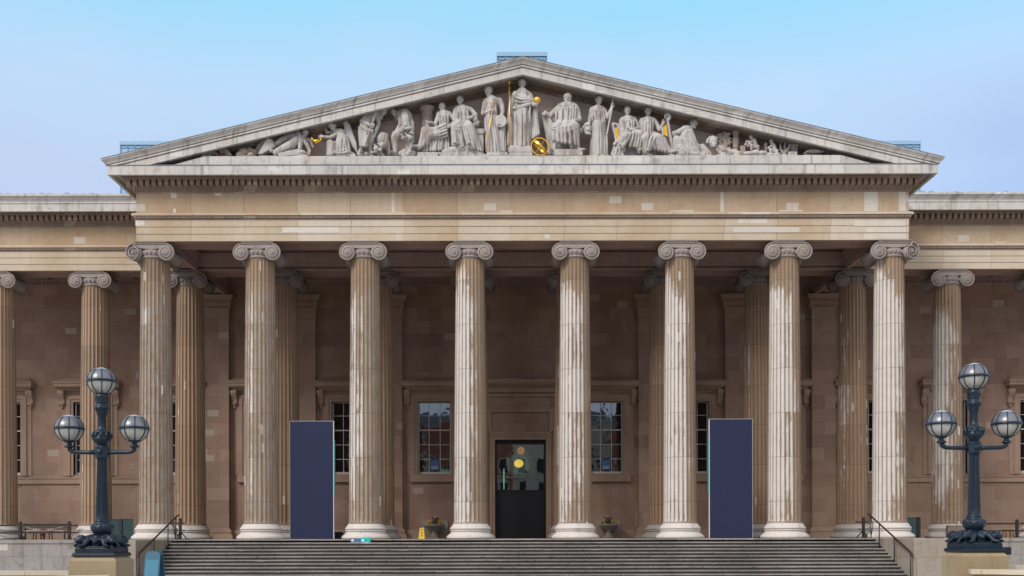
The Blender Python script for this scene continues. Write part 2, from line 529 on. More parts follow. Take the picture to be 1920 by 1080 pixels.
def cap_mat(name, a, b, dark):
    t = NT(name)
    P, x, y, z = t.pos()
    dark_amt = t.attr('darken')  # per-object darkening, strongest on the portico's rear capitals and bases
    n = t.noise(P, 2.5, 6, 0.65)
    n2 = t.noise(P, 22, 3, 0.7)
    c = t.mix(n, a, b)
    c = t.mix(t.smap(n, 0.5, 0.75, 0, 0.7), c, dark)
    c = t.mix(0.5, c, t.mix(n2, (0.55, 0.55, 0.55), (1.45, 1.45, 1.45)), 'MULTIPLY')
    c = t.mix(dark_amt, c, (0.11, 0.085, 0.075))
    t.col(c)
    t.bump(n2, 0.3, 0.01)
    return t.m


M['capital'] = cap_mat('capital_stone', (0.22, 0.185, 0.17), (0.35, 0.30, 0.28), (0.125, 0.10, 0.092))
M['base'] = cap_mat('column_base_stone', (0.46, 0.42, 0.395), (0.62, 0.58, 0.55), (0.30, 0.26, 0.235))


def statue_mat():
    t = NT('carved_statue_stone')
    P, x, y, z = t.pos()
    n = t.noise(P, 1.3, 5, 0.6)
    sv_ = t.comb(t.math('MULTIPLY', x, 3.0), t.math('MULTIPLY', y, 3.0), t.math('MULTIPLY', z, 0.8))
    n1 = t.noise(sv_, 1.0, 5, 0.6)
    n2 = t.noise(P, 16, 4, 0.7)
    c = t.mix(n, (0.37, 0.345, 0.33), (0.53, 0.505, 0.49))
    c = t.mix(t.smap(n1, 0.44, 0.66, 0, 0.8), c, (0.25, 0.20, 0.17))
    c = t.mix(0.3, c, t.mix(n2, (0.6, 0.6, 0.6), (1.4, 1.4, 1.4)), 'MULTIPLY')
    t.col(c)
    t.bump(n2, 0.25, 0.015)
    return t.m


M['statue'] = statue_mat()


def dull_statue():
    t = NT('brown_carved_stone')
    P, x, y, z = t.pos()
    n = t.noise(P, 2.3, 5, 0.6)
    c = t.mix(n, (0.24, 0.18, 0.15), (0.42, 0.35, 0.31))
    t.col(c)
    t.bump(t.noise(P, 14, 4, 0.7), 0.4, 0.02)
    return t.m


M['relief'] = dull_statue()
M['hair'] = stone('dark_carved_hair', (0.15, 0.115, 0.10), (0.21, 0.165, 0.145), 9, 9, 0, 0.0, 0.0, (0, 0, 0), 0.3, 0.5, (0.10, 0.08, 0.07))  # carved hair, darker than the rest of the figures


def plain(name, c, rough=0.5, metal=0.0, spec=0.5, var=0.25, scale=6.0, bump=0.1):
    t = NT(name)
    P, x, y, z = t.obj()
    n = t.noise(P, scale, 4, 0.6)
    cc = t.mix(n, tuple(k * (1 - var) for k in c), tuple(min(1, k * (1 + var)) for k in c))
    t.col(cc)
    r_ = t.math('ADD', rough - 0.08, t.math('MULTIPLY', n, 0.16))
    t.l(r_, t.b.inputs["Roughness"])
    t.b.inputs["Metallic"].default_value = metal
    t.b.inputs["Specular IOR Level"].default_value = spec
    if bump: t.bump(t.noise(P, scale * 4, 3), bump, 0.01)
    return t.m


M['gold'] = plain('gilding', (0.78, 0.47, 0.07), 0.38, 0.75, 0.5, 0.25)
M['gold_paint'] = plain('ochre_gilding', (0.62, 0.36, 0.04), 0.5, 0.3, 0.5, 0.2)
M['iron'] = plain('dark_blue_painted_iron', (0.009, 0.019, 0.034), 0.36, 0.0, 0.34, 0.4, 7)
M['cap'] = plain('weathered_lead_cap', (0.30, 0.36, 0.43), 0.45, 0.0, 0.5, 0.2)
M['black'] = plain('black_painted_metal', (0.012, 0.011, 0.012), 0.45, 0.0, 0.5, 0.2)
M['bronze'] = plain('brown_bronze_rail', (0.045, 0.026, 0.02), 0.4, 0.4, 0.5, 0.3)
M['lead'] = plain('blue_grey_lead', (0.10, 0.135, 0.175), 0.55, 0.0, 0.4, 0.35, 3)
M['roof_lead'] = plain('roof_lead', (0.20, 0.34, 0.49), 0.55, 0.0, 0.4, 0.3, 1.5)
M['banner'] = plain('navy_banner_cloth', (0.017, 0.023, 0.060), 0.75, 0.0, 0.25, 0.14, 1.1, 0.06)
M['edge_white'] = plain('white_aluminium_edge', (0.62, 0.62, 0.64), 0.4, 0.2)
M['edge_teal'] = plain('teal_edge', (0.06, 0.40, 0.36), 0.5)
M['door_black'] = plain('door_black_blue', (0.012, 0.012, 0.018), 0.45, 0, 0.4, 0.2)
M['sash'] = plain('pale_sash_paint', (0.55, 0.52, 0.51), 0.5, 0, 0.4, 0.12)
M['room_dark'] = plain('unlit_room_tone', (0.05, 0.045, 0.045), 0.6)  # near-black colour standing for unlit rooms behind the glass
M['yellow'] = plain('yellow_plastic', (0.50, 0.37, 0.02), 0.4, 0, 0.5, 0.08)
M['teal'] = plain('teal_board', (0.035, 0.17, 0.26), 0.5, 0, 0.4, 0.1)
M['teal_dark'] = plain('dark_teal_board', (0.022, 0.10, 0.165), 0.5, 0, 0.4, 0.1)
M['sign_blue'] = plain('blue_sign', (0.05, 0.13, 0.32), 0.45, 0, 0.4, 0.06)
M['sign_teal'] = plain('green_teal_sign', (0.01, 0.42, 0.40), 0.45, 0, 0.4, 0.06)
M['ink_white'] = plain('white_print', (0.8, 0.85, 0.88), 0.5, 0, 0.3, 0.03)
M['ink_red'] = plain('brown_red_print', (0.22, 0.045, 0.02), 0.5, 0, 0.3, 0.05)
M['basin'] = plain('grey_basin_stone', (0.33, 0.295, 0.285), 0.5, 0, 0.5, 0.3, 4)
M['wood_red'] = plain('red_brown_wood', (0.16, 0.045, 0.022), 0.5, 0, 0.4, 0.3)
M['bronze_dark'] = plain('dark_bronze_mask', (0.11, 0.095, 0.09), 0.5, 0.2, 0.5, 0.3)
M['box_brown'] = plain('brown_board', (0.20, 0.15, 0.125), 0.75, 0, 0.3, 0.2, 3)
M['tape_white'] = plain('white_tape', (0.72, 0.70, 0.68), 0.5)


def glass(name, tint, mixg=0.3, rough=0.03, wavy=0.0, wscale=2.0, ior=1.9, diff=None):
    t = NT(name)
    P, x, y, z = t.obj()
    g = t.n("ShaderNodeBsdfGlossy"); g.inputs["Roughness"].default_value = rough
    tr = t.n("ShaderNodeBsdfTransparent"); tr.inputs[0].default_value = tuple(tint) + (1,)
    fr = t.n("ShaderNodeFresnel"); fr.inputs[0].default_value = ior
    if wavy:
        q = t.n("ShaderNodeBump"); q.inputs["Strength"].default_value = wavy; q.inputs["Distance"].default_value = 0.05
        t.l(t.noise(P, wscale, 2), q.inputs["Height"])
        t.l(q.outputs[0], g.inputs["Normal"])
    base = tr.outputs[0]
    if diff:
        d = t.n("ShaderNodeBsdfDiffuse"); d.inputs[0].default_value = tuple(diff[:3]) + (1,)
        m0 = t.n("ShaderNodeMixShader"); m0.inputs[0].default_value = diff[3]
        t.l(tr.outputs[0], m0.inputs[1]); t.l(d.outputs[0], m0.inputs[2]); base = m0.outputs[0]
    mx = t.n("ShaderNodeMixShader")
    t.l(t.math('ADD', fr.outputs[0], mixg, True), mx.inputs[0])
    t.l(base, mx.inputs[1]); t.l(g.outputs[0], mx.inputs[2])
    t.l(mx.outputs[0], t.t.nodes["Material Output"].inputs["Surface"])
    return t.m


M['pane'] = glass('old_window_glass', (0.10, 0.10, 0.12), 0.12, 0.01, 0.09, 1.3, 1.9, (0.02, 0.017, 0.02, 0.6))
M['door_glass'] = glass('door_glass', (0.85, 0.88, 0.88), 0.24, 0.01, 0.03, 1.0, 1.7)
M['globe_up'] = glass('upper_globe_glass', (0.70, 0.74, 0.80), 0.07, 0.34, 0, 1, 1.5, (0.34, 0.35, 0.43, 0.30))
M['globe_low'] = glass('lower_globe_glass', (0.88, 0.89, 0.88), 0.02, 0.3, 0, 1, 1.4, (0.78, 0.78, 0.75, 0.36))
M['sheet'] = glass('green_glass_sheet', (0.45, 0.62, 0.60), 0.0, 0.02, 0, 1, 1.45, (0.04, 0.09, 0.085, 0.35))
M['skylight'] = glass('blue_rooftop_glazing', (0.5, 0.65, 0.8), 0.10, 0.2, 0, 1, 1.5, (0.24, 0.44, 0.62, 0.9))


def emit(name, c, s):
    t = NT(name)
    t.col(tuple(k * 0.25 for k in c))
    t.b.inputs["Emission Color"].default_value = tuple(c) + (1,)
    t.b.inputs["Emission Strength"].default_value = s
    return t.m


M['glow'] = emit('lit_lantern_globe', (1.0, 0.68, 0.10), 0.72)
M['glow_dim'] = emit('dim_lantern_globe', (0.9, 0.42, 0.08), 0.22)
M['glow_green'] = emit('green_strip_light', (0.25, 0.75, 0.5), 0.45)
M['lantern_metal'] = plain('lantern_brass', (0.45, 0.33, 0.25), 0.5)
M['lantern_glass'] = emit('self_glowing_teal_panel', (0.20, 0.42, 0.36), 0.06)  # teal panel given a faint glow of its own so it shows indoors
M['hall'] = plain('hall_teal_plaster', (0.16, 0.28, 0.27), 0.8)
M['brick'] = stone('reflected_brick', (0.26, 0.10, 0.07), (0.33, 0.14, 0.09), 0.45, 0.15, 0, 0.3, 0, (0, 0, 0), 0.2, 0.2)
M['render'] = stone('reflected_stone', (0.42, 0.38, 0.33), (0.48, 0.44, 0.38), 1.2, 0.6, 0, 0.3, 0, (0, 0, 0), 0.2, 0.2)

# ================================================================== architecture
S = 4.83            # column spacing
YR = 4.83           # rear row of columns
YW = 9.8            # wall behind
HALF = 17.55        # half width of the portico entablature
YF = -0.65          # face of the portico entablature
ZA, ZT, ZF = 13.55, 14.74, 15.73     # architrave foot, frieze foot, frieze head
ZC, ZCT = 16.23, 16.63               # corona foot / head
ZTOP = 17.02                         # top of the wing gutter
XE = 44.0                            # wings run on beyond the picture

museum = tag(empty('museum_building', (0, 0, 0)),
             'neoclassical stone museum with an eight column portico, sculpted pediment and colonnaded wings behind the steps', 'building')

# ---- ground
g = MB(); g.add([(-400, -400, -1.9), (400, -400, -1.9), (400, 400, -1.9), (-400, 400, -1.9)], [(0, 1, 2, 3)])
tag(g.build('ground', M['paving']), None, None, kind='structure')

# ---- platform
m = MB()
m.box(-17.9, 17.9, -1.5, 3.6, -1.9, 0.0)
m.build('portico_platform', M['floor'], museum)
for sx in (-1, 1):
    m = MB()
    m.box(sx * 17.9, sx * XE, 3.6, 10.4, -1.9, -0.19)
    m.box(sx * 17.9, sx * XE, 3.55, 10.4, -0.19, 0.0)
    m.build('wing_plinth', M['plinth'], museum)
m = MB(); m.box(-17.9, 17.9, 3.6, 10.4, -1.9, 0.0)
m.build('portico_platform', M['floor'], museum)

# ---- rear wall with door and window openings
WIN_W, WIN_Z0, WIN_Z1 = 1.86, 3.62, 7.70
WX = [-4.83, 4.83, -9.66, 9.66, -14.49, 14.49, -19.32, 19.32, -24.15, 24.15, -28.98, 28.98]
DOOR_W, DOOR_Z = 2.86, 5.55
DCX = 0.0
openings = sorted([(x - WIN_W / 2, x + WIN_W / 2, WIN_Z0, WIN_Z1) for x in WX] + [(DCX - DOOR_W / 2, DCX + DOOR_W / 2, 0.0, DOOR_Z)])
m = MB()
xp = -XE
for (a, b, z0, z1) in openings:
    m.box(xp, a, YW, YW + 0.7, 0, 15.6)
    if z0 > 0: m.box(a, b, YW, YW + 0.7, 0, z0)
    m.box(a, b, YW, YW + 0.7, z1, 15.6)
    xp = b
m.box(xp, XE, YW, YW + 0.7, 0, 15.6)
m.build('rear_wall', M['wall'], museum)
for sx in (-1, 1):                           # string course below the wing windows
    m = MB()
    m.box(sx * 16.3, sx * XE, YW - 0.10, YW, 3.12, 3.40)
    m.box(sx * 16.3, sx * XE, YW - 0.14, YW, 3.40, 3.47)
    m.build('string_course', M['trim'], museum)
m = MB()                                     # wall base moulding
for a, b in ((-XE, -3.2), (3.2, XE)):
    m.prism_x([(YW - 0.16, 0), (YW, 0), (YW, 0.5), (YW - 0.05, 0.5), (YW - 0.08, 0.36), (YW - 0.16, 0.28)], a, b)
m.build('wall_base_moulding', M['trim'], museum)


def pilaster(cx):
    m = MB()
    hw, y0 = 0.66, YW - 0.42
    m.box(cx - hw, cx + hw, y0, YW, 0.62, 12.35)
    m.build_name = None
    p = m.build('pilaster', M['wall'], museum)
    b = MB()
    for (z0, z1, e) in ((0, 0.2, 0.26), (0.2, 0.3, 0.2), (0.3, 0.36, 0.12), (0.36, 0.52, 0.15), (0.52, 0.62, 0.05)):
        b.box(cx - hw - e, cx + hw + e, y0 - e, YW, z0, z1)
    b.build('pilaster_base', M['trim'], p)
    c = MB()
    for (z0, z1, e) in ((12.35, 12.43, 0.05), (12.43, 12.78, 0.015), (12.78, 12.86, 0.06), (12.98, 13.06, 0.14), (13.06, 13.18, 0.1), (13.30, 13.42, 0.24), (13.42, ZA, 0.3)):
        c.box(cx - hw - e, cx + hw + e, y0 - e, YW, z0, z1)
    for (za, zb, e) in ((12.86, 12.98, 0.1), (13.18, 13.30, 0.19)):
        c.box(cx - hw - e + 0.07, cx + hw + e - 0.07, y0 - e + 0.07, YW, za, zb)
        n = int((2 * hw + 2 * e) / 0.11)
        for i in range(n):
            xx = cx - hw - e + (i + 0.5) * (2 * hw + 2 * e) / n
            c.box(xx - 0.033, xx + 0.033, y0 - e, y0 - e + 0.08, za, zb)
        for i in range(4):
            yy = y0 - e + 0.06 + i * 0.11
            for sx in (-1, 1):
                xx = cx + sx * (hw + e)
                c.box(xx - 0.07 * sx, xx, yy, yy + 0.06, za, zb)
    c.build('pilaster_capital', M['trim'], p)


for k in (1.5, 2.5, 3.5):
    for sx in (-1, 1):
        pilaster(sx * k * S)

# ---- columns: one shaft, one base, two capitals, then copies
ZB, ZS = 0.69, 12.82


def make_shaft():
    m = MB()
    NF, K = 24, 9
    zs = [ZB, ZB + 0.04, ZB + 0.10, ZB + 0.16, ZB + 0.22, ZB + 0.3] + [ZB + 0.3 + (ZS - 0.6 - ZB) * i / 16 for i in range(1, 17)] + \
         [ZS - 0.22, ZS - 0.16, ZS - 0.10, ZS - 0.05, ZS]
    vs = []
    n = NF * K
    for z in zs:
        t = (z - ZB) / (ZS - ZB)
        Rr = 0.765 + (0.648 - 0.765) * (t ** 1.35)
        if z < ZB + 0.1: Rr += 0.035 * (1 - (z - ZB) / 0.1)
        ed = min(z - ZB - 0.04, ZS - 0.05 - z)
        dep = 0.062 * Rr / 0.765
        dep *= 0 if ed <= 0 else min(1.0, math.sqrt(min(1, ed / 0.16)))
        for i in range(n):
            k = i % K
            a = 2 * PI * i / n
            u = (k - (K - 1) / 2) / ((K - 1) / 2)        # -1..1 in the flute
            if k == 0 or k == K - 1:
                rr = Rr
            else:
                rr = Rr - dep * math.sqrt(max(0, 1 - (u * 1.05) ** 2))
            vs.append((rr * math.cos(a), rr * math.sin(a), z))
    fs = []
    for j in range(len(zs) - 1):
        for i in range(n):
            k = (i + 1) % n
            fs.append((j * n + i, j * n + k, (j + 1) * n + k, (j + 1) * n + i))
    m.add(vs, fs, False)
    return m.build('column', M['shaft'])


def make_base():
    m = MB()
    prof = [(1.06, 0.0), (1.10, 0.03), (1.10, 0.10), (1.05, 0.16), (0.985, 0.205), (0.93, 0.25), (0.90, 0.30), (0.895, 0.345),
            (0.93, 0.352), (0.94, 0.375), (0.93, 0.398), (0.895, 0.405), (0.895, 0.425), (0.935, 0.432), (0.95, 0.47), (0.93, 0.51), (0.885, 0.54),
            (0.86, 0.60), (0.83, 0.645), (0.80, 0.66), (0.80, 0.685), (0.785, 0.69)]
    m.lathe(prof, 64)
    return m.build('column_base', M['base'])


def volute(m, c, nrm, hand=1, depth=0.10):
    """scroll centred at c facing nrm (horizontal); hand = +1 winds from the top towards ux"""
    c = Vector(c); nrm = Vector(nrm).normalized()
    ux = Vector((0, 0, 1)).cross(nrm); ux.normalize()
    uz = Vector((0, 0, 1))
    R0 = 0.425

    def rad_at(t): return R0 * (1 - t) ** 1.05 * 0.86 + R0 * 0.14 * (1 - t) ** 3 + 0.055 * t
    turns = 2.6

    def pt(a, rr, o): return c + ux * (rr * math.cos(a)) + uz * (rr * math.sin(a)) + nrm * o
    # dished disc following the first turn of the spiral
    n = 48
    rim = []
    for i in range(n):
        rim.append(rad_at(i / n / turns))
    prof = [(1.0, -depth), (1.0, 0.0), (0.92, 0.008), (0.86, -0.085), (0.2, -0.075), (0.001, -0.075)]
    vs, fs = [], []
    for k_, o in prof:
        for i in range(n): vs.append(pt(PI / 2 - hand * 2 * PI * i / n, rim[i] * k_, o))
    for j in range(len(prof) - 1):
        for i in range(n):
            k = (i + 1) % n
            q = (j * n + i, j * n + k, (j + 1) * n + k, (j + 1) * n + i)
            fs.append(q[::-1] if hand > 0 else q)
    m.add(vs, fs, True)
    pts, rad = [], []
    N = 72
    for i in range(N + 1):
        t = i / N
        pts.append(pt(PI / 2 - hand * turns * 2 * PI * t, rad_at(t) - 0.02 * (1 - t), -0.005 - 0.012 * t)); rad.append(0.036 - 0.010 * t)
    m.tube(pts, rad, 8)
    m.ell(c - nrm * 0.03, (0.075, 0.075, 0.075), 12, 8)


def make_capital(corner=0):
    """corner = -1 / +1: outer volute of a corner column turned out towards the diagonal"""
    m = MB()
    VX, VZ, yf = 0.70, 13.01, 0.69
    for sy in (-1, 1):
        for sx in (-1, 1):
            if corner and sy == -1 and sx == corner:
                continue
            # ux of a face with normal -y is +x, of +y is -x
            volute(m, (sx * VX, sy * yf, VZ), (0, sy, 0), hand=sx if sy < 0 else -sx)
    for sx in (-1, 1):                        # bolsters between front and back scrolls
        y0 = -yf
        if corner and sx == corner: y0 = -yf + 0.25
        L = yf - y0
        prof = []
        for i in range(15):
            t = i / 14
            prof.append((0.235 + 0.11 * abs(2 * t - 1) ** 1.5 + (0.022 if i in (6, 8) else 0), y0 + L * t))
        m.lathe(prof, 28, (sx * VX, 0, VZ + 0.01), 'Y')
    if corner:
        sx = corner
        d = Vector((sx * 0.30, -0.95, 0)).normalized()
        volute(m, (sx * 0.77, -0.76, VZ), d, hand=sx, depth=0.22)
        volute(m, (sx * 0.73, 0.46, VZ), (sx, 0, 0), hand=1 if sx > 0 else -1)
        m.box(sx * 0.45, sx * 0.69, -0.6, 0.5, VZ + 0.14, VZ + 0.41)
        m.lathe([(0.33, 0.0), (0.24, 0.2), (0.22, 0.34), (0.30, 0.5)], 24, (sx * 0.70, -0.66, VZ), 'Y')
    for sy in (-1, 1):                        # channel band slung between the scrolls
        top, bot = [], []
        for i in range(17):
            t = i / 16
            x = -VX + 2 * VX * t
            top.append((x, 13.435))
            bot.append((x, 13.30 - 0.12 * math.sin(PI * t) ** 0.8))
        poly = bot + top[::-1]
        ya, yb = (-yf + 0.03, -yf + 0.3) if sy == -1 else (yf - 0.3, yf - 0.03)
        m.prism_y(poly, ya, yb)
        yy = sy * (yf - 0.015)
        m.tube([(x, yy, z + 0.015) for x, z in bot], 0.022, 8)
        m.tube([(x, yy, z - 0.02) for x, z in top], 0.022, 8)
    m.lathe([(0.64, 12.80), (0.69, 12.82), (0.69, 12.86), (0.645, 12.88), (0.65, 12.92), (0.68, 13.00), (0.70, 13.08), (0.70, 13.16), (0.6, 13.18)], 48)
    for i in range(22):
        a = 2 * PI * (i + 0.5) / 22
        m.ell((0.685 * math.cos(a), 0.685 * math.sin(a), 13.03), (0.062, 0.062, 0.095), 8, 6)
    m.box(-0.56, 0.56, -0.52, 0.52, 13.1, 13.4)
    m.box(-0.70, 0.70, -0.66, 0.66, 13.42, ZA - 0.004)
    m.box(-0.76, 0.76, -0.72, 0.72, 13.505, ZA - 0.004)
    for sy in (-1, 1):
        for i in range(14):
            x = -0.66 + 1.32 * i / 13
            m.ell((x, sy * 0.685, 13.465), (0.034, 0.035, 0.045), 7, 5)
    return m.build('capital', M['capital'])


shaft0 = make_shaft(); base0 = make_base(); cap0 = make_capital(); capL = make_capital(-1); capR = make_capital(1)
first = {'shaft': True, 'base': True, 'cap': True}


def column(x, y, wash, warm, seed, darken, cap=None, base_darken=0.0, grey=0.2):
    if first['shaft']:
        s = shaft0; b = base0; first['shaft'] = False
    else:
        s = shaft0.copy(); COL.objects.link(s)
        b = base0.copy(); COL.objects.link(b)
    if cap is None:
        if first['cap']:
            c = cap0; first['cap'] = False
        else:
            c = cap0.copy(); COL.objects.link(c)
    else:
        c = cap
    s.parent = museum; s.location = (x, y, 0); b.parent = s; c.parent = s
    s["wash"] = float(wash); s["warm"] = float(warm); s["seed"] = float(seed); s["grey"] = float(grey)
    c["darken"] = float(darken); b["darken"] = float(base_darken)
    return s


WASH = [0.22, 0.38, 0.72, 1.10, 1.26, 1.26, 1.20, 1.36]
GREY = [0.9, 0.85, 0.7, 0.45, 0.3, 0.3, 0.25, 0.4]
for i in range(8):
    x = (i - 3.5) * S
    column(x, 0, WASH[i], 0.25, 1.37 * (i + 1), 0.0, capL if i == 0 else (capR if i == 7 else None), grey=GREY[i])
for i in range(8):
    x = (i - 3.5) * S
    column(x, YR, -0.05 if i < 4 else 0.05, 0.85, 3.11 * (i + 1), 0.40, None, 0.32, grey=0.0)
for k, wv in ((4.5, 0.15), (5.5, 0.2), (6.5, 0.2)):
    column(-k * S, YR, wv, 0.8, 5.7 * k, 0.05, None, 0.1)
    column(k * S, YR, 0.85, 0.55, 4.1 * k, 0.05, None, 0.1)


# ---- entablature
def eggs(m, x0, x1, y, z, dx, rx, ry, rz, along='X'):
    n = max(1, int(abs(x1 - x0) / dx))
    for i in range(n):
        t = x0 + (x1 - x0) * (i + 0.5) / n
        if along == 'X': m.box(t - rx, t + rx, y - ry, y + ry, z - rz, z + rz)
        else: m.box(y - ry, y + ry, t - rx, t + rx, z - rz, z + rz)


BW = 0.65   # half width of the beams
arch = MB()
fris = MB()


inner = MB()


def beam_x(x0, x1, yc):
    """architrave beam in X: three fasciae on each long face, sunk panels in the soffit"""
    fasc = ((ZA, ZA + 0.31, 0.0), (ZA + 0.322, ZA + 0.63, 0.022), (ZA + 0.642, ZA + 0.95, 0.044))
    for z0, z1, e in fasc:
        lo = z0 + (0.10 if z0 == ZA else 0)
        inner.box(x0, x1, yc - 0.4, yc + BW + e, lo, z1)
    inner.box(x0, x1, yc - BW + 0.06, yc + BW - 0.01, ZA + 0.2, ZA + 0.9)
    inner.box(x0, x1, yc - BW + 0.085, yc - BW + 0.27, ZA, ZA + 0.10)
    inner.box(x0, x1, yc + BW - 0.27, yc + BW, ZA, ZA + 0.10)
    for sx in (-1, 1):
        inner.box(x0, x1, yc + sx * 0.34 - 0.03, yc + sx * 0.34 + 0.03, ZA + 0.045, ZA + 0.10)


def fascia(x0, x1, yf):
    for z0, z1, e in ((ZA, ZA + 0.31, 0.0), (ZA + 0.322, ZA + 0.63, 0.022), (ZA + 0.642, ZA + 0.95, 0.044)):
        arch.box(x0, x1, yf - e, yf + 0.084, z0, z1)


beam_x(-HALF, HALF, 0.0)
beam_x(-XE, XE, YR)
fascia(-HALF, HALF, -BW)
for sx in (-1, 1):
    fascia(*sorted((sx * (HALF + 0.05), sx * XE)), YR - BW)
    for z0, z1, e in ((ZA, ZA + 0.31, 0.0), (ZA + 0.322, ZA + 0.63, 0.02), (ZA + 0.642, ZA + 0.95, 0.04)):
        a, b = sorted((sx * (HALF - 0.06), sx * (HALF + e)))
        arch.box(a, b, -BW + 0.09, YR - BW - 0.05, z0 + 0.001, z1)
for i in range(8):                       # soffit blocks over the columns
    x = (i - 3.5) * S
    for yc in (0.0, YR):
        inner.box(x - 0.72, x + 0.72, yc - BW + 0.27, yc + BW - 0.27, ZA + 0.001, ZA + 0.10)
for k in (4.5, 5.5, 6.5):
    for sx in (-1, 1):
        inner.box(sx * k * S - 0.72, sx * k * S + 0.72, YR - BW + 0.27, YR + BW - 0.27, ZA + 0.001, ZA + 0.10)
for sx in (-1, 1):                       # side beams of the portico, front row to rear row, then on to the wall
    cx = sx * 3.5 * S
    for (ya, yb) in ((BW + 0.05, YR - BW - 0.05), (YR + BW + 0.05, YW)):
        for z0, z1, e in ((ZA, ZA + 0.31, 0.0), (ZA + 0.322, ZA + 0.63, 0.02), (ZA + 0.642, ZA + 0.95, 0.04)):
            inner.box(cx - BW - e, cx + BW - 0.1, ya, yb, z0 + (0.1 if z0 == ZA else 0), z1) if sx > 0 else inner.box(cx - BW + 0.1, cx + BW + e, ya, yb, z0 + (0.1 if z0 == ZA else 0), z1)
        inner.box(cx - BW + 0.07, cx - BW + 0.27, ya, yb, ZA, ZA + 0.1)
        inner.box(cx + BW - 0.27, cx + BW - 0.07, ya, yb, ZA, ZA + 0.1)
arch.build('architrave', M['architrave'], museum)
inner.build('inner_beams', M['ceil'], museum)

# taenia (crowning fillet + egg row) of the architrave
m = MB()


def taenia(x0, x1, yf, ret=None):
    m.box(x0, x1, yf - 0.05, yf + 1.2, ZA + 0.952, ZA + 0.99)
    m.box(x0, x1, yf - 0.06, yf + 1.2, ZA + 0.99, ZA + 1.12)
    eggs(m, x0, x1, yf - 0.09, ZA + 1.055, 0.095, 0.03, 0.045, 0.05)


taenia(-HALF - 0.05, HALF + 0.05, YF)
for sx in (-1, 1):
    a, b = sorted((sx * (HALF - 0.6), sx * XE))
    taenia(a, b, YR - BW)
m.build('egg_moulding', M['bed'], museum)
m = MB()
m.box(-HALF - 0.17, HALF + 0.17, YF - 0.17, YF + 1.4, ZA + 1.12, ZA + 1.20)
m.box(-HALF - 0.13, HALF + 0.13, YF - 0.13, YF + 1.4, ZA + 1.20, ZA + 1.245)
for sx in (-1, 1):
    m.box(sx * (HALF - 0.3), sx * XE, YR - BW - 0.17, YR + BW, ZA + 1.12, ZA + 1.20)
    m.box(sx * (HALF - 0.3), sx * XE, YR - BW - 0.13, YR + BW, ZA + 1.20, ZA + 1.245)
m.build('architrave_fillet', M['architrave'], museum)

# frieze
zf0 = ZA + 1.245
m = MB()
m.box(-HALF, HALF, YF, YF + 1.3, zf0, ZF)
for sx in (-1, 1):
    m.box(sx * (HALF - 1.3), sx * HALF, YF + 1.3, YR - BW, ZA + 0.9, ZF)
    m.box(sx * (HALF - 1.3), sx * XE, YR - BW, YR + BW, zf0, ZF)
m.build('frieze', M['frieze'], museum)

M['fresh'] = stone('fresh_repair_stone', (0.52, 0.475, 0.425), (0.57, 0.53, 0.48), 9, 9, 0, 0, 0, (0, 0, 0), 0.15, 0.2, (0.35, 0.3, 0.26))
M['fresh_tan'] = stone('fresh_tan_stone', (0.47, 0.38, 0.29), (0.52, 0.43, 0.34), 9, 9, 0, 0, 0, (0, 0, 0), 0.15, 0.25, (0.3, 0.22, 0.15))
for (x0, y0, x1, y1, deep, mt) in ((1603, 413, 1699, 423.5, 0.047, 'fresh'), (1624, 426, 1699, 435.5, 0.025, 'fresh'), (1622, 438, 1699, 447.5, 0.003, 'fresh'), (735.5, 360, 741, 398, 0.003, 'fresh'),
                               (1352, 359, 1358, 397, 0.003, 'fresh'), (1622, 359, 1647, 396, 0.003, 'fresh'), (1687, 359, 1699.5, 396, 0.003, 'fresh'), (322, 361, 332, 371, 0.003, 'fresh'),
                               (404, 361, 416, 367, 0.003, 'fresh'), (326, 391, 331, 400, 0.003, 'fresh'), (530, 426, 636, 435.5, 0.025, 'fresh'), (640, 438, 730, 448, 0.003, 'fresh_tan'),
                               (1022, 439, 1032, 447, 0.003, 'fresh'), (255, 413, 272, 423, 0.047, 'fresh'), (880, 413, 1010, 423.5, 0.047, 'fresh_tan'), (1375, 426, 1500, 435, 0.025, 'fresh')):
    a = W(x0, y0, YF - deep); b = W(x1, y1, YF - deep)
    m = MB(); m.box(a.x, b.x, YF - deep, YF + 0.05, b.z, a.z); m.build('repair_stone', M[mt], museum)

# ceilings
m = MB()
m.box(-HALF + 1.3, HALF - 1.3, YF + 1.3, YR - BW, 15.0, 15.4)
m.box(-XE, XE, YR + BW, YW + 0.7, 14.7, 15.2)
for i in range(7):                       # coffer ribs
    for q in (0.0,):
        x = (i - 3) * S + S / 2
        if i < 6: m.box(x - 0.3, x + 0.3, YF + 1.3, YR - BW, 14.8, 15.0)
m.box(-HALF + 1.3, HALF - 1.3, 2.15, 2.65, 14.801, 15.0)
for i in range(-8, 9):
    x = i * S + S / 2
    m.box(x - 0.3, x + 0.3, YR + BW, YW, 14.5, 14.7)
m.box(-XE, XE, YW - 0.25, YW, 14.35, 14.7)
m.build('ceiling', M['ceil'], museum)
m = MB()
m.box(-XE, XE, YW - 0.21, YW, 14.20, 14.348)
eggs(m, -XE, XE, YW - 0.25, 14.28, 0.2, 0.06, 0.045, 0.06)
m.build('wall_egg_moulding', M['ceil'], museum)
m = MB()
m.box(-HALF + 1.3, HALF - 1.3, YR - BW - 0.08, YR - BW, ZA + 0.955, ZA + 1.14)
eggs(m, -HALF + 1.3, HALF - 1.3, YR - BW - 0.11, ZA + 1.04, 0.2, 0.06, 0.035, 0.06)
m.build('beam_egg_moulding', M['ceil'], museum)
m = MB()
m.box(-HALF + 1.3, HALF - 1.3, YF + 1.3, YF + 1.38, ZA - 0.0 + 0.955, ZA + 1.14)
m.build('beam_fillet', M['ceil'], museum)


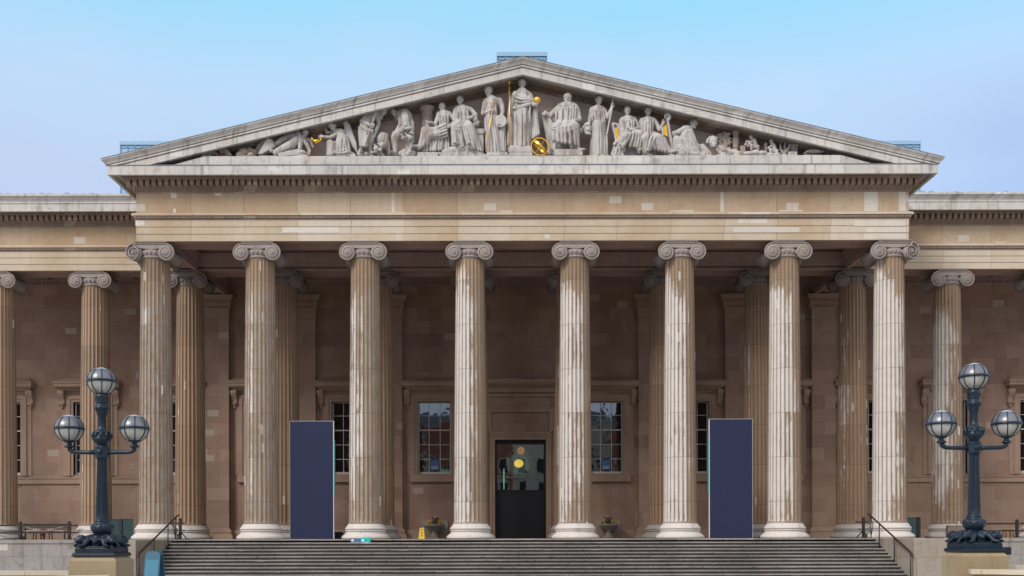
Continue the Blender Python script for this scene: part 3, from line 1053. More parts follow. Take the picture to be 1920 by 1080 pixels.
def bed_course(m, x0, x1, yf, left_ret, right_ret, y_back):
    """egg rows and dentils under the corona along X; returns on the outer ends"""
    for (z0, z1, e) in ((ZF, ZF + 0.06, 0.05), (ZF + 0.06, ZF + 0.17, 0.06), (ZF + 0.17, ZF + 0.21, 0.15), (ZF + 0.21, ZF + 0.50, 0.17),
                        (ZF + 0.50, ZF + 0.53, 0.43), (ZF + 0.53, ZF + 0.66, 0.46)):
        m.box(x0 - (e if left_ret else 0), x1 + (e if right_ret else 0), yf - e, y_back, z0, z1)
    xa, xb = x0 - (0.1 if left_ret else 0), x1 + (0.1 if right_ret else 0)
    eggs(m, xa, xb, yf - 0.09, ZF + 0.115, 0.115, 0.038, 0.04, 0.05)
    eggs(m, xa - (0.4 if left_ret else 0), xb + (0.4 if right_ret else 0), yf - 0.49, ZF + 0.595, 0.115, 0.038, 0.04, 0.055)
    xa, xb = x0 - (0.36 if left_ret else 0), x1 + (0.36 if right_ret else 0)
    n = int(round((xb - xa) / 0.287))
    for i in range(n):
        x = xa + (xb - xa) * (i + 0.5) / n
        m.box(x - 0.085, x + 0.085, yf - 0.41, yf - 0.17, ZF + 0.235, ZF + 0.50)
    for ret, xs, sg in ((left_ret, x0, -1), (right_ret, x1, 1)):
        if not ret: continue
        eggs(m, yf - 0.05, y_back, xs + sg * 0.09, ZF + 0.115, 0.115, 0.038, 0.04, 0.05, 'Y')
        n = int((y_back - yf) / 0.287)
        for i in range(n):
            y = yf - 0.20 + (i + 0.5) * 0.287
            a, b = sorted((xs + sg * 0.17, xs + sg * 0.41))
            m.box(a, b, y - 0.085, y + 0.085, ZF + 0.235, ZF + 0.50)


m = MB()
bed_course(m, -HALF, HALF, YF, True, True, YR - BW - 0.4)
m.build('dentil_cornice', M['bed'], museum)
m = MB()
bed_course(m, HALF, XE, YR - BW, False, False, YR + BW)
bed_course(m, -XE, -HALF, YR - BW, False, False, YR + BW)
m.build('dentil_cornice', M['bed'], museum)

PJ = 0.93
m = MB()
# portico corona: drip lip + slab
m.box(-HALF - PJ, HALF + PJ, YF - PJ, YF - PJ + 0.14, ZC, ZCT)
for sx in (-1, 1):
    m.box(sx * (HALF + PJ - 0.14), sx * (HALF + PJ), YF - PJ + 0.14, YR - BW - PJ, ZC, ZCT)
m.box(-HALF - PJ + 0.14, HALF + PJ - 0.14, YF - PJ + 0.14, YR, ZF + 0.66, ZCT)
m.build('corona', M['white'], museum)
for sx in (-1, 1):
    m = MB()
    x0, x1 = sx * (HALF + 0.0), sx * XE
    yf = YR - BW
    xa, xb = sorted((x0, x1))
    m.box(xa, xb, yf - PJ, yf - PJ + 0.14, ZC, ZCT - 0.02)
    m.box(xa, xb, yf - PJ + 0.14, yf + 2, ZF + 0.66, ZCT - 0.02)
    # gutter moulding of the wings
    pr = [(yf + 0.8, ZCT - 0.02), (yf - PJ - 0.03, ZCT - 0.02), (yf - PJ - 0.03, ZCT + 0.05), (yf - PJ + 0.01, ZCT + 0.052), (yf - PJ - 0.02, ZCT + 0.12), (yf - PJ - 0.12, ZCT + 0.24),
          (yf - PJ - 0.19, ZCT + 0.30), (yf - PJ - 0.19, ZTOP), (yf + 0.8, ZTOP)]
    m.prism_x(pr[::-1], xa, xb)
    m.build('wing_cornice', M['white'], museum)
m = MB()
m.box(-HALF - PJ - 0.01, HALF + PJ + 0.01, YF - PJ - 0.02, YF - PJ + 0.3, ZCT, ZCT + 0.035)
m.build('lead_flashing', M['lead'], museum)

# roof behind the wing gutters and over the portico
m = MB()
for sx in (-1, 1):
    x0, x1 = sorted((sx * (HALF - 1), sx * XE))
    m.prism_x([(YR - 0.9, ZTOP + 0.0), (YR - 0.9, ZTOP + 0.24), (YR + 9, ZTOP + 0.75), (YR + 9, ZTOP - 1.0)][::-1], x0, x1)
    n = int((x1 - x0) / 0.42)
    for i in range(n):
        x = x0 + (i + 0.5) * 0.42
        h = random.uniform(0.27, 0.36)
        m.box(x - 0.09, x + 0.1, YR - 0.95, YR + 3, ZTOP, ZTOP + h)
m.box(-HALF, HALF, YW + 0.71, YW + 5, ZA, ZTOP + 0.2)
m.build('roof', M['roof_lead'], museum)

# ---- pediment
SL = 0.2402
APX = 21.38
XT = 18.70


def T(x): return APX - SL * abs(x)


def chevron(m, top, bot, y0, y1, xe, floor=None):
    """band between T-top and T-bot, clipped at |x|=xe and at z=floor"""
    def half(sx):
        zt = lambda x: T(x) - top
        zb = lambda x: T(x) - bot
        if floor is None or zb(xe) >= floor:
            return [(0, zb(0)), (sx * xe, zb(xe)), (sx * xe, zt(xe)), (0, zt(0))]
        xb = (APX - bot - floor) / SL
        xt = min(xe, (APX - top - floor) / SL)
        p = [(0, zb(0)), (sx * xb, floor)]
        if xt < xe: p += [(sx * xt, floor)]
        else: p += [(sx * xe, floor), (sx * xe, zt(xe))]
        return p + [(0, zt(0))]
    for sx in (1, -1):
        poly = half(sx)
        if sx == -1: poly = poly[::-1]
        m.prism_y(poly, y0, y1)


yc = YF - PJ
m = MB()
chevron(m, 0.435, 0.72, yc, yc + 0.16, 18.48, ZCT + 0.002)
chevron(m, 0.435, 0.50, yc + 0.16, 3.8, 18.48, ZCT + 0.002)
chevron(m, 0.39, 0.43, yc + 0.03, 3.8, 18.5, ZCT + 0.003)
chevron(m, 0.325, 0.39, yc - 0.05, 3.8, 18.55, ZCT + 0.004)
chevron(m, 0.286, 0.324, yc + 0.07, 3.8, 18.53, ZCT + 0.005)
prof = [(0.285, 0.03), (0.27, 0.055), (0.235, 0.06), (0.20, 0.075), (0.165, 0.105), (0.13, 0.14), (0.10, 0.163), (0.085, 0.185), (0.03, 0.19)]
vs, fs = [], []
for o_, e_ in prof:                          # curved gutter moulding following both slopes
    xe = 18.50 + e_
    for x in (-xe, 0, xe): vs.append((x, yc - e_, T(x) - o_))
n = len(prof)
for j in range(n - 1):
    for k in (0, 1): fs.append((3 * j + k, 3 * j + k + 1, 3 * j + k + 4, 3 * j + k + 3))
m.add(vs, fs, True)
for sx in (-1, 1):                           # its return ends along the eaves
    vs, fs = [], []
    for o_, e_ in prof:
        xe = sx * (18.50 + e_)
        vs += [(xe, yc - e_, T(xe) - o_), (xe, 3.8, T(xe) - o_)]
    for j in range(n - 1): fs.append((2 * j, 2 * j + 1, 2 * j + 3, 2 * j + 2) if sx > 0 else (2 * j + 1, 2 * j, 2 * j + 2, 2 * j + 3))
    m.add(vs, fs, True)
chevron(m, 0.035, 0.284, yc + 0.06, 3.8, 18.52, None)
m.build('raking_cornice', M['white'], museum)
m = MB()
chevron(m, 0.0, 0.03, yc - 0.20, 6.0, 18.70, None)
m.build('roof_edge', M['lead'], museum)
m = MB()
YT = -0.38                                 # tympanum wall
m.prism_y([(-16.6, ZCT), (16.6, ZCT), (0, T(0) - 0.50)], YT, YT + 0.5)
m.prism_y([(-16.4, ZTOP), (16.4, ZTOP), (0, T(0) - 0.40)], YT + 0.6, 5.5)
m.build('tympanum', M['tymp'], museum)
m = MB()                                   # raking bed moulding with small dentils
chevron(m, 0.50, 0.62, YT - 0.34, YT, 16.0, ZCT + 0.1)
chevron(m, 0.62, 0.80, YT - 0.10, YT, 15.6, ZCT + 0.1)
for sx in (-1, 1):
    for i in range(116):
        x = sx * (0.13 + i * 0.13)
        z = T(x)
        if z - 0.8 < 17.2: continue
        m.box(x - 0.036, x + 0.036, YT - 0.2, YT - 0.1, z - 0.75, z - 0.63)
m.build('raking_dentils', M['bed'], museum)
ZL = 17.09
m = MB()
m.prism_y([(-15.9, ZCT), (15.9, ZCT), (14.2, ZL), (-14.2, ZL)], YF - 0.80, YT)
m.build('pediment_ledge', M['white'], museum)


# ---- windows
def window(cx, kind):
    hw = WIN_W / 2
    y = YW
    s = MB()                                  # stone surround with stepped architrave
    for (e0, e1, pr) in ((0.0, 0.16, 0.05), (0.16, 0.36, 0.10)):
        s.box(cx - hw - e1, cx - hw - e0, y - pr, y + (0.3 if e0 == 0 else 0), WIN_Z0 - 0.05, WIN_Z1 + e1)
        s.box(cx + hw + e0, cx + hw + e1, y - pr, y + (0.3 if e0 == 0 else 0), WIN_Z0 - 0.05, WIN_Z1 + e1)
        s.box(cx - hw - e0, cx + hw + e0, y - pr, y + (0.3 if e0 == 0 else 0), WIN_Z1 + e0, WIN_Z1 + e1)
    s.box(cx - hw - 0.62, cx - hw - 0.36, y - 0.04, y, WIN_Z0 - 0.05, WIN_Z1 + 0.5)
    s.box(cx + hw + 0.36, cx + hw + 0.62, y - 0.04, y, WIN_Z0 - 0.05, WIN_Z1 + 0.5)
    s.box(cx - hw - 0.62, cx + hw + 0.62, y - 0.06, y, WIN_Z1 + 0.50, WIN_Z1 + 0.62)
    win = s.build('window', M['trim'], museum)
    h = MB()                                  # hood on consoles
    for (z0, z1, e, pr) in ((0.62, 0.72, 0.66, 0.28), (0.72, 0.80, 0.78, 0.42), (0.80, 0.98, 0.86, 0.58), (0.98, 1.04, 0.90, 0.63)):
        h.box(cx - hw - e, cx + hw + e, y - pr, y, WIN_Z1 + z0, WIN_Z1 + z1)
    zz = WIN_Z1 + 1.04
    a, b = hw + 0.90, hw + 0.55
    h.add([(cx - a, y - 0.63, zz), (cx + a, y - 0.63, zz), (cx + a, y, zz), (cx - a, y, zz), (cx - b, y - 0.12, zz + 0.3), (cx + b, y - 0.12, zz + 0.3), (cx + b, y, zz + 0.3), (cx - b, y, zz + 0.3)],
          [(0, 1, 5, 4), (1, 2, 6, 5), (3, 0, 4, 7), (4, 5, 6, 7)])
    h.build('hood', M['trim'], win)
    for sx in (-1, 1):
        c = MB()
        xx = cx + sx * (hw + 0.60)
        prof = [(y, WIN_Z1 + 0.62), (y - 0.36, WIN_Z1 + 0.62), (y - 0.38, WIN_Z1 + 0.45), (y - 0.30, WIN_Z1 + 0.3), (y - 0.17, WIN_Z1 + 0.12), (y - 0.15, WIN_Z1 - 0.02),
                (y - 0.2, WIN_Z1 - 0.12), (y - 0.14, WIN_Z1 - 0.22), (y, WIN_Z1 - 0.24)]
        c.prism_x(prof, xx - 0.15, xx + 0.15)
        c.lathe([(0.001, xx - 0.18), (0.12, xx - 0.18), (0.12, xx + 0.18), (0.001, xx + 0.18)], 14, (0, y - 0.26, WIN_Z1 + 0.48), 'X')
        c.lathe([(0.001, xx - 0.17), (0.08, xx - 0.17), (0.08, xx + 0.17), (0.001, xx + 0.17)], 12, (0, y - 0.14, WIN_Z1 - 0.12), 'X')
        c.ell((xx, y - 0.1, WIN_Z1 - 0.30), (0.09, 0.08, 0.1), 8, 6)
        c.build('console', M['trim'], win)
    if abs(cx) < 16:
        s = MB()
        s.box(cx - hw - 0.42, cx + hw + 0.42, y - 0.2, y + 0.28, WIN_Z0 - 0.44, WIN_Z0 - 0.06)
        s.box(cx - hw - 0.1, cx - hw + 0.22, y - 0.12, y + 0.28, WIN_Z0 - 0.06, WIN_Z0)
        s.box(cx + hw - 0.22, cx + hw + 0.1, y - 0.12, y + 0.28, WIN_Z0 - 0.06, WIN_Z0)
        s.build('sill', M['trim'], win)
    f = MB()
    yy = y + 0.2
    fw = 0.075
    f.box(cx - hw, cx - hw + fw, yy, yy + 0.12, WIN_Z0, WIN_Z1)
    f.box(cx + hw - fw, cx + hw, yy, yy + 0.12, WIN_Z0, WIN_Z1)
    f.box(cx - hw + fw, cx + hw - fw, yy, yy + 0.12, WIN_Z0, WIN_Z0 + 0.14)
    f.box(cx - hw + fw, cx + hw - fw, yy, yy + 0.12, WIN_Z1 - 0.06, WIN_Z1)
    for k in (1, 2):
        x = cx - hw + WIN_W * k / 3
        f.box(x - 0.018, x + 0.018, yy + 0.03, yy + 0.08, WIN_Z0 + 0.14, WIN_Z1 - 0.06)
    for k in range(1, 5):
        z = WIN_Z0 + (WIN_Z1 - WIN_Z0) * k / 5 + 0.04
        t = 0.018 if k != 3 else 0.035
        f.box(cx - hw + fw, cx + hw - fw, yy + 0.02, yy + 0.085, z - t, z + t)
    f.build('sash_frame', M['sash'], win)
    p = MB()
    cw = (WIN_W - 2 * fw) / 3
    ch = (WIN_Z1 - WIN_Z0 - 0.2) / 5
    rnd = random.Random(int(cx * 10) + 300)
    for i in range(3):                        # every old pane sits at its own slight tilt
        for j in range(5):
            x0 = cx - hw + fw + i * cw; z0 = WIN_Z0 + 0.14 + j * ch
            q = [rnd.uniform(-0.003, 0.003) for _ in range(3)]
            q.append(q[0] + q[2] - q[1])
            p.add([(x0, yy + 0.06 + q[0], z0), (x0 + cw, yy + 0.06 + q[1], z0), (x0 + cw, yy + 0.06 + q[2], z0 + ch), (x0, yy + 0.06 + q[3], z0 + ch)], [(0, 1, 2, 3)])
    p.build('pane', M['pane'], win)
    r = MB()  # sheet behind the panes; the near-black ones stand for the unlit room
    r.box(cx - hw - 0.02, cx + hw + 0.02, y + 0.9, y + 0.95, WIN_Z0 - 0.1, WIN_Z1 + 0.1)
    r.build('window_backing', M['window_backing'] if kind == 'window_backing' else M['room_dark'], win)
    if kind in ('poster_blue', 'poster'):
        q = MB()
        x0 = cx - cw * 0.42
        q.box(x0, x0 + cw * 0.84, yy + 0.02, yy + 0.03, WIN_Z0 + 0.24, WIN_Z0 + 0.14 + ch * 0.95)
        q.cur = 1
        q.box(x0 + 0.05, x0 + cw * 0.84 - 0.05, yy + 0.014, yy + 0.019, WIN_Z0 + 0.30, WIN_Z0 + 0.46)
        if kind == 'poster_blue':
            q.cur = 2
            q.box(cx - hw + fw + 2 * cw + 0.03, cx + hw - fw - 0.02, yy + 0.01, yy + 0.019, WIN_Z0 + 0.15, WIN_Z0 + 0.27)
        q.build('window_notice', [M['notice'], M['notice_pale'], M['notice_green']], win)
    return win


M['window_backing'] = plain('grey_blind', (0.32, 0.36, 0.40), 0.8)
M['notice'] = plain('blue_notice', (0.06, 0.14, 0.30), 0.5)
M['notice_pale'] = plain('pale_notice_print', (0.25, 0.36, 0.52), 0.5)
M['notice_green'] = plain('green_notice', (0.16, 0.42, 0.22), 0.5)
for x in WX:
    window(x, 'poster_blue' if x == -4.83 else 'poster' if x == 4.83 else 'window_backing' if x == 9.66 else '')

# ---- doorway
m = MB()
y = YW
hw = DOOR_W / 2
for (e0, e1, z1, pr) in ((0.0, 0.16, DOOR_Z + 0.16, 0.06), (0.16, 0.30, DOOR_Z + 0.30, 0.10), (0.30, 0.42, DOOR_Z + 1.72, 0.02)):
    m.box(-hw - e1, -hw - e0, y - pr, y + 0.0, 0, z1)
    m.box(hw + e0, hw + e1, y - pr, y + 0.0, 0, z1)
m.box(-hw, hw, y - 0.06, y, DOOR_Z, DOOR_Z + 0.16)
m.box(-hw - 0.16, hw + 0.16, y - 0.10, y, DOOR_Z + 0.16, DOOR_Z + 0.30)
m.box(-hw - 0.30, hw + 0.30, y - 0.14, y, DOOR_Z + 0.30, DOOR_Z + 0.44)
m.box(-hw - 0.42, -hw - 0.20, y - 0.16, y, DOOR_Z + 0.44, DOOR_Z + 1.72)   # frame round the overdoor panel
m.box(hw + 0.20, hw + 0.42, y - 0.16, y, DOOR_Z + 0.44, DOOR_Z + 1.72)
m.box(-hw - 0.20, hw + 0.20, y - 0.16, y, DOOR_Z + 1.54, DOOR_Z + 1.72)
m.box(-hw - 0.55, hw + 0.55, y - 0.22, y, DOOR_Z + 1.72, DOOR_Z + 1.80)
for sx in (-1, 1):
    m.box(sx * (hw + 0.42), sx * (hw + 0.56), y - 0.22, y, 0, DOOR_Z + 1.72)
m.build('door_surround', M['trim'], museum)
m = MB()
for (z0, z1, pr, e) in ((7.95, 8.10, 0.14, 1.2), (8.18, 8.28, 0.3, 1.3), (8.28, 8.46, 0.24, 1.3), (8.62, 8.72, 0.5, 1.4), (8.72, 8.86, 0.56, 1.45)):
    m.box(-hw - e, hw + e, y - pr, y, z0, z1)
eggs(m, -hw - 1.2, hw + 1.2, y - 0.16, 8.14, 0.13, 0.04, 0.05, 0.038)
eggs(m, -hw - 1.3, hw + 1.3, y - 0.32, 8.54, 0.17, 0.055, 0.1, 0.075)
m.box(-hw - 1.3, hw + 1.3, y - 0.22, y, 8.46, 8.62)
m.build('door_cornice', M['trim'], museum)
# the door leaf: black lower half, glazed upper half, hall behind
d = MB()
yd = y + 0.35
d.box(-hw, hw, yd, yd + 0.1, 0.0, 2.72)
d.box(-hw, -hw + 0.10, yd - 0.02, yd + 0.12, 2.72, DOOR_Z)
d.box(hw - 0.10, hw, yd - 0.02, yd + 0.12, 2.72, DOOR_Z)
d.box(-hw + 0.10, hw - 0.10, yd - 0.02, yd + 0.12, DOOR_Z - 0.24, DOOR_Z)
d.box(-hw + 0.05, hw - 0.05, yd - 0.03, yd, 2.66, 2.74)
for x0, x1 in ((-hw + 0.06, -hw + 0.12), (-0.035, 0.035), (hw - 0.12, hw - 0.06)): d.box(x0, x1, yd - 0.02, yd, 0.16, 2.66)
d.box(-hw + 0.06, hw - 0.06, yd - 0.018, yd, 0.0, 0.16)
for sx in (-1, 1):
    d.box(sx * hw, sx * (hw + 0.02), y, yd, 0, DOOR_Z)
door = d.build('door', M['door_black'], museum)
d = MB()
d.add([(-hw + 0.1, yd + 0.04, 2.74), (hw - 0.1, yd + 0.04, 2.74), (hw - 0.1, yd + 0.04, DOOR_Z - 0.24), (-hw + 0.1, yd + 0.04, DOOR_Z - 0.24)], [(0, 1, 2, 3)])
d.build('door_glass', M['door_glass'], door)
d = MB()
x0 = W(945, 900, yd)[0]
d.box(x0 - 0.03, x0 + 0.03, yd + 0.10, yd + 0.13, 2.78, 3.95)
d.build('strip_light', M['glow_green'], door)
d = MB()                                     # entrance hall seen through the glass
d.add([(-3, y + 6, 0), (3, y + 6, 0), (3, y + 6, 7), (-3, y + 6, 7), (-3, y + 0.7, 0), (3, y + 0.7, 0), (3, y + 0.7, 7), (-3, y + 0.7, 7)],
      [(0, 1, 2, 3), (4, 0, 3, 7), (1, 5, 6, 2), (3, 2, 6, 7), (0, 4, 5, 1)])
d.build('entrance_hall', M['room_dark'], museum)

lan = tag(empty('hall_lantern', (0, 0, 0)), 'glowing yellow globe lantern in an octagonal frame hanging behind the door glass', 'lantern')
yl = y + 2.2
c1 = W(973, 869, yl); c2 = W(977, 845, yl)
d = MB(); d.ell(c1, (0.27, 0.2, 0.24), 20, 12); d.build('lit_globe', M['glow'], lan)
d = MB(); d.ell(c2, (0.23, 0.2, 0.23), 18, 10); d.build('dim_globe', M['glow_dim'], lan)
d = MB()
rr = 0.80
pts = [(c1.x + rr * math.cos(R(22.5 + 45 * i)), yl, c1.z + rr * 1.05 * math.sin(R(22.5 + 45 * i))) for i in range(9)]
d.tube(pts, 0.055, 8, caps=False)
d.tube([(c1.x, yl, c1.z + rr), (c1.x, yl, 7.0)], 0.02, 6)
d.build('frame', M['lantern_metal'], lan)
d = MB()
d.lathe([(0.001, 0.3), (0.70, 0.3), (0.70, 0.34), (0.001, 0.34)], 8, (c1.x, yl, c1.z), 'Y', False, R(22.5))
d.build('back_glass', M['lantern_glass'], lan)

# ---- flight of steps
steps = tag(empty('stone_steps', (0, -1.5, 0)), 'wide flight of dark grey stone steps with pale worn nosings below the portico', 'steps')
RS, TR = 0.145, 0.345
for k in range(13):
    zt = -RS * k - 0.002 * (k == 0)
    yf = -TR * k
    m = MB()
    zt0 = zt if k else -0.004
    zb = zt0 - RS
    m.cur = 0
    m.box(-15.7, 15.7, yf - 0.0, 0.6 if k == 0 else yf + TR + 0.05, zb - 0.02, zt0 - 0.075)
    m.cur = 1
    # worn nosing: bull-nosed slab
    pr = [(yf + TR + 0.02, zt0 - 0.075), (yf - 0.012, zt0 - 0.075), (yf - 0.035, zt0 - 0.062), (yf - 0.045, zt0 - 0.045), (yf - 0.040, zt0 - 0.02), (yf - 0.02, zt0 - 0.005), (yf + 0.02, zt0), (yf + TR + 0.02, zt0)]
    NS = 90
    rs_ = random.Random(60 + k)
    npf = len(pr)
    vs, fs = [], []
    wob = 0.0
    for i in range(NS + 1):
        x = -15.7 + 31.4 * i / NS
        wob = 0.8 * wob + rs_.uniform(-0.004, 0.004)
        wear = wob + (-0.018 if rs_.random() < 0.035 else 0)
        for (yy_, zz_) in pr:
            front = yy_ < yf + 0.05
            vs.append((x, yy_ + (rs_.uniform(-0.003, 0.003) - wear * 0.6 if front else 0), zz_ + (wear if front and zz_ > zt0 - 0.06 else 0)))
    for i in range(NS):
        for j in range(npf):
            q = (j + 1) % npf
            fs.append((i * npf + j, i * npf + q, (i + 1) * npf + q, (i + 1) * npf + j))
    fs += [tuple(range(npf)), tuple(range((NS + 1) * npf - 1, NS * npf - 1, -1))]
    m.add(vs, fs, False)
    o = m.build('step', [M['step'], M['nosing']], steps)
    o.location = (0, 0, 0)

for sx in (-1, 1):
    m = MB()
    a, b = sorted((sx * 15.71, sx * 17.9))
    m.bbox(a, b, -5.6, -1.5, -1.9, -0.02, 0.02)
    tag(m.build('stair_wall', M['cheek']), 'brown streaked stone block flanking the %s end of the steps' % ('left' if sx < 0 else 'right'), 'wall', 'walls flanking the steps')


# ================================================================== street furniture
def handrail(sx):
    r = tag(empty('handrail', (sx * 15.58, -1.2, 0)), 'brown metal handrail running down the %s end of the steps' % ('left' if sx < 0 else 'right'), 'handrail', 'handrails at the ends of the steps')
    top = Vector((0, 0.15, 1.06)); bot = Vector((0, -4.45, -0.60))

    def at(t): return top.lerp(bot, t)
    m = MB()
    m.tube([at(-0.03) + Vector((0, 0.06, -0.02)), at(0), at(0.5), at(1.0), at(1.02) + Vector((0, 0, -0.06))], 0.038, 10)
    m.build('rail', M['bronze'], r)
    for t in (0.045, 0.26, 0.62, 0.985):
        p = at(t)
        k = max(0, math.ceil((-(p.y - 1.2 + 1.2) - 0.3) / TR))
        foot = -RS * k - 0.02
        m = MB(); m.tube([(p.x, p.y, p.z), (p.x, p.y, foot)], 0.026, 8)
        m.tube([(p.x, p.y, foot + 0.03), (p.x, p.y, foot)], 0.05, 8)
        m.build('post', M['black'], r)
    m = MB()                                 # swept gate loop at the head of the rail
    m.tube([(-sx * 0.0, 0.02, 0.92), (0.14 * sx, 0.06, 0.60), (0.10 * sx, 0.08, 0.30), (0.04 * sx, 0.05, 0.06)], 0.018, 8)
    m.build('brace', M['black'], r)


handrail(-1); handrail(1)


def stanchion(px, label):
    b = W(px, 1008, -0.25)
    r = tag(empty('barrier_post', (b.x, -0.25, 0.0)), label, 'barrier', 'black barrier posts at the head of the steps')
    m = MB(); m.box(-0.055, 0.055, -0.055, 0.055, 0.0, 0.92); m.ell((0, 0, 0.93), (0.06, 0.06, 0.05))
    m.build('post', M['black'], r)
    sx = 1 if px < 900 else -1
    m = MB()
    m.box(-0.20 if sx > 0 else -0.42, 0.42 - 0.0 if sx > 0 else 0.20, -0.03, 0.03, 0.72, 0.79) if False else m.box(-0.36, 0.2, -0.03, 0.03, 0.70, 0.77)
    m.build('arm', M['bronze'], r)
    m = MB(); m.box(-0.26, 0.2, -0.03, 0.03, 0.38, 0.43); m.build('arm', M['black'], r)
    for a in (30, 150, 270):
        m = MB()
        m.tube([(0.03 * math.cos(R(a)), 0.03 * math.sin(R(a)), 0.34), (0.30 * math.cos(R(a)), 0.30 * math.sin(R(a)), 0.02)], 0.026, 8)
        m.build('foot', M['black'], r)
    if px < 900: r.rotation_euler = (0, 0, 0)
    return r


stanchion(338, 'black barrier post with splayed feet beside the left handrail')
stanchion(1619, 'black barrier post with splayed feet beside the right handrail')


def barrier(x0, x1, posts, label):
    y = 3.78
    r = tag(empty('barrier_rail', ((x0 + x1) / 2, y, 0)), label, 'barrier', 'black rails along the wing plinths')
    cx = (x0 + x1) / 2
    for z in (0.70, 0.34):
        m = MB(); m.box(x0 - cx, x1 - cx, -0.035, 0.035, z - 0.04, z + 0.04); m.build('rail', M['black'], r)
    for p in posts:
        m = MB(); m.box(p - cx - 0.06, p - cx + 0.06, -0.06, 0.06, 0.0, 0.86); m.ell((p - cx, 0, 0.87), (0.07, 0.07, 0.05))
        m.box(p - cx - 0.05, p - cx + 0.05, -0.2, 0.2, 0.0, 0.05)
        m.build('post', M['black'], r)


pX = lambda px, Y: W(px, 1008, Y).x
barrier(pX(-60, 3.78), pX(146, 3.78), [pX(38, 3.78), pX(130, 3.78), pX(-50, 3.78)], 'black two bar rail with square posts on the left wing plinth')
barrier(pX(1806, 3.78), pX(1960, 3.78), [pX(1815, 3.78), pX(1907, 3.78)], 'black two bar rail with square posts on the right wing plinth')
# striped tape hung behind the left rail
r = tag(empty('barrier_tape', (pX(80, 3.9), 3.9, 0.5)), 'white dashed warning tape sagging behind the left wing rail', 'tape')
for dz, sg in ((0.14, 1), (-0.06, -1)):
    m = MB()
    for i in range(22):
        t = i / 21
        x = -0.95 + 1.9 * t
        z = dz * (abs(2 * t - 1) ** 1.5) * 1.0 * sg * sg - 0.03
        m.add([(x, 0.03, z), (x + 0.05, 0.03, z + 0.015 * (1 if t > 0.5 else -1)), (x + 0.075, 0.03, z + 0.055), (x + 0.025, 0.03, z + 0.04)], [(0, 1, 2, 3)])
        m.add([(x, 0.035, z), (x + 0.05, 0.035, z + 0.015), (x + 0.075, 0.035, z + 0.055), (x + 0.025, 0.035, z + 0.04)], [(3, 2, 1, 0)])
    m.build('strip', M['tape_white'], r)


bx = pX(84, 4.6)
r = tag(empty('bench', (bx, 4.6, 0)), 'dark slatted bench behind the left wing rail between two columns', 'bench')
m = MB()
for i in range(4): m.box(-1.25, 1.25, -0.22 + i * 0.12, -0.13 + i * 0.12, 0.40, 0.43)
m.build('seat', M['black'], r)
m = MB()
for i in range(4): m.box(-1.25, 1.25, 0.26, 0.29, 0.50 + i * 0.085, 0.55 + i * 0.085)
m.build('backrest', M['black'], r)
for xx in (-1.1, 1.1):
    m = MB(); m.box(xx - 0.03, xx + 0.03, -0.22, -0.16, 0, 0.40); m.box(xx - 0.03, xx + 0.03, 0.2, 0.26, 0, 0.83); m.box(xx - 0.03, xx + 0.03, -0.22, 0.26, 0.36, 0.40)
    m.build('leg', M['black'], r)


def stool(px, Y, label):
    x = pX(px, Y)
    r = tag(empty('stool', (x, Y, 0)), label, 'stool', 'low red brown wooden stools in the colonnade')
    m = MB(); m.bbox(-0.22, 0.22, -0.18, 0.18, 0.36, 0.42, 0.012); m.build('seat', M['wood_red'], r)
    for a in (-1, 1):
        for b in (-1, 1):
            m = MB(); m.tube([(a * 0.17, b * 0.13, 0.36), (a * 0.2, b * 0.16, 0)], 0.03, 8); m.build('leg', M['wood_red'], r)


stool(72, 4.05, 'low red brown stool behind the left wing rail, nearer the picture edge')
stool(88, 4.05, 'low red brown stool behind the left wing rail, nearer the fluted column')
stool(1890, 5.2, 'low red brown stool behind the right wing rail')


def screen(px0, px1, post_px, Y, label):
    x0, x1, xp = pX(px0, Y), pX(px1, Y), pX(post_px, Y)
    r = tag(empty('glass_screen', ((x0 + x1) / 2, Y, 0)), label, 'screen', 'green glass screens beside the portico corners')
    c = (x0 + x1) / 2
    m = MB(); m.box(x0 - c, x1 - c, -0.012, 0.012, 0.08, 0.98); m.build('pane', M['sheet'], r)
    m = MB(); m.box(x0 - c, x1 - c, -0.025, 0.025, 0.98, 1.02); m.box(x0 - c, x1 - c, -0.025, 0.025, 0.0, 0.08); m.build('edge', M['black'], r)
    m = MB(); m.box(xp - c - 0.07, xp - c + 0.07, -0.06, 0.06, 0.0, 1.04); m.build('post', M['black'], r)


screen(204, 250, 227, 4.0, 'green tinted glass screen with dark post left of the portico')
screen(1698, 1726, 1722, 4.0, 'green tinted glass screen with dark post right of the portico')


# ---- banners
def banner(px0, px1, py0, Y, label, edge_side):
    a, b = W(px0, py0, Y), W(px1, py0, Y)
    w2 = (b.x - a.x) / 2
    h = a.z
    r = tag(empty('banner_stand', ((a.x + b.x) / 2, Y, 0.0)), label, 'banner', 'tall navy banner stands on the portico')
    m = MB(); m.box(-w2, w2, 0, 0.16, 0.0, h); m.build('panel', M['banner'], r)
    m = MB()
    s = edge_side
    m.box(s * (w2 + 0.002), s * (w2 + 0.03), -0.006, 0.172, 0.0, h + 0.012)
    m.box(-w2 - 0.01, w2, -0.012, 0.172, h, h + 0.012) if s > 0 else m.box(-w2, w2 + 0.03, -0.012, 0.172, h, h + 0.012)
    m.box(-s * (w2 + 0.002), -s * (w2 + 0.012), -0.012, 0.172, 0.0, h)
    m.build('edge_strip', M['edge_white'], r)
    m = MB(); m.box(s * (w2 + 0.05), s * (w2 + 0.065), 0.0, 0.16, h * 0.38, h * 0.84); m.build('light_strip', M['edge_teal'], r)


banner(544, 625, 790, 0.0, 'tall blank navy banner stand between the second and third front columns from the left', 1)
banner(1331, 1411, 786, 0.0, 'tall blank navy banner stand between the second and third front columns from the right', -1)


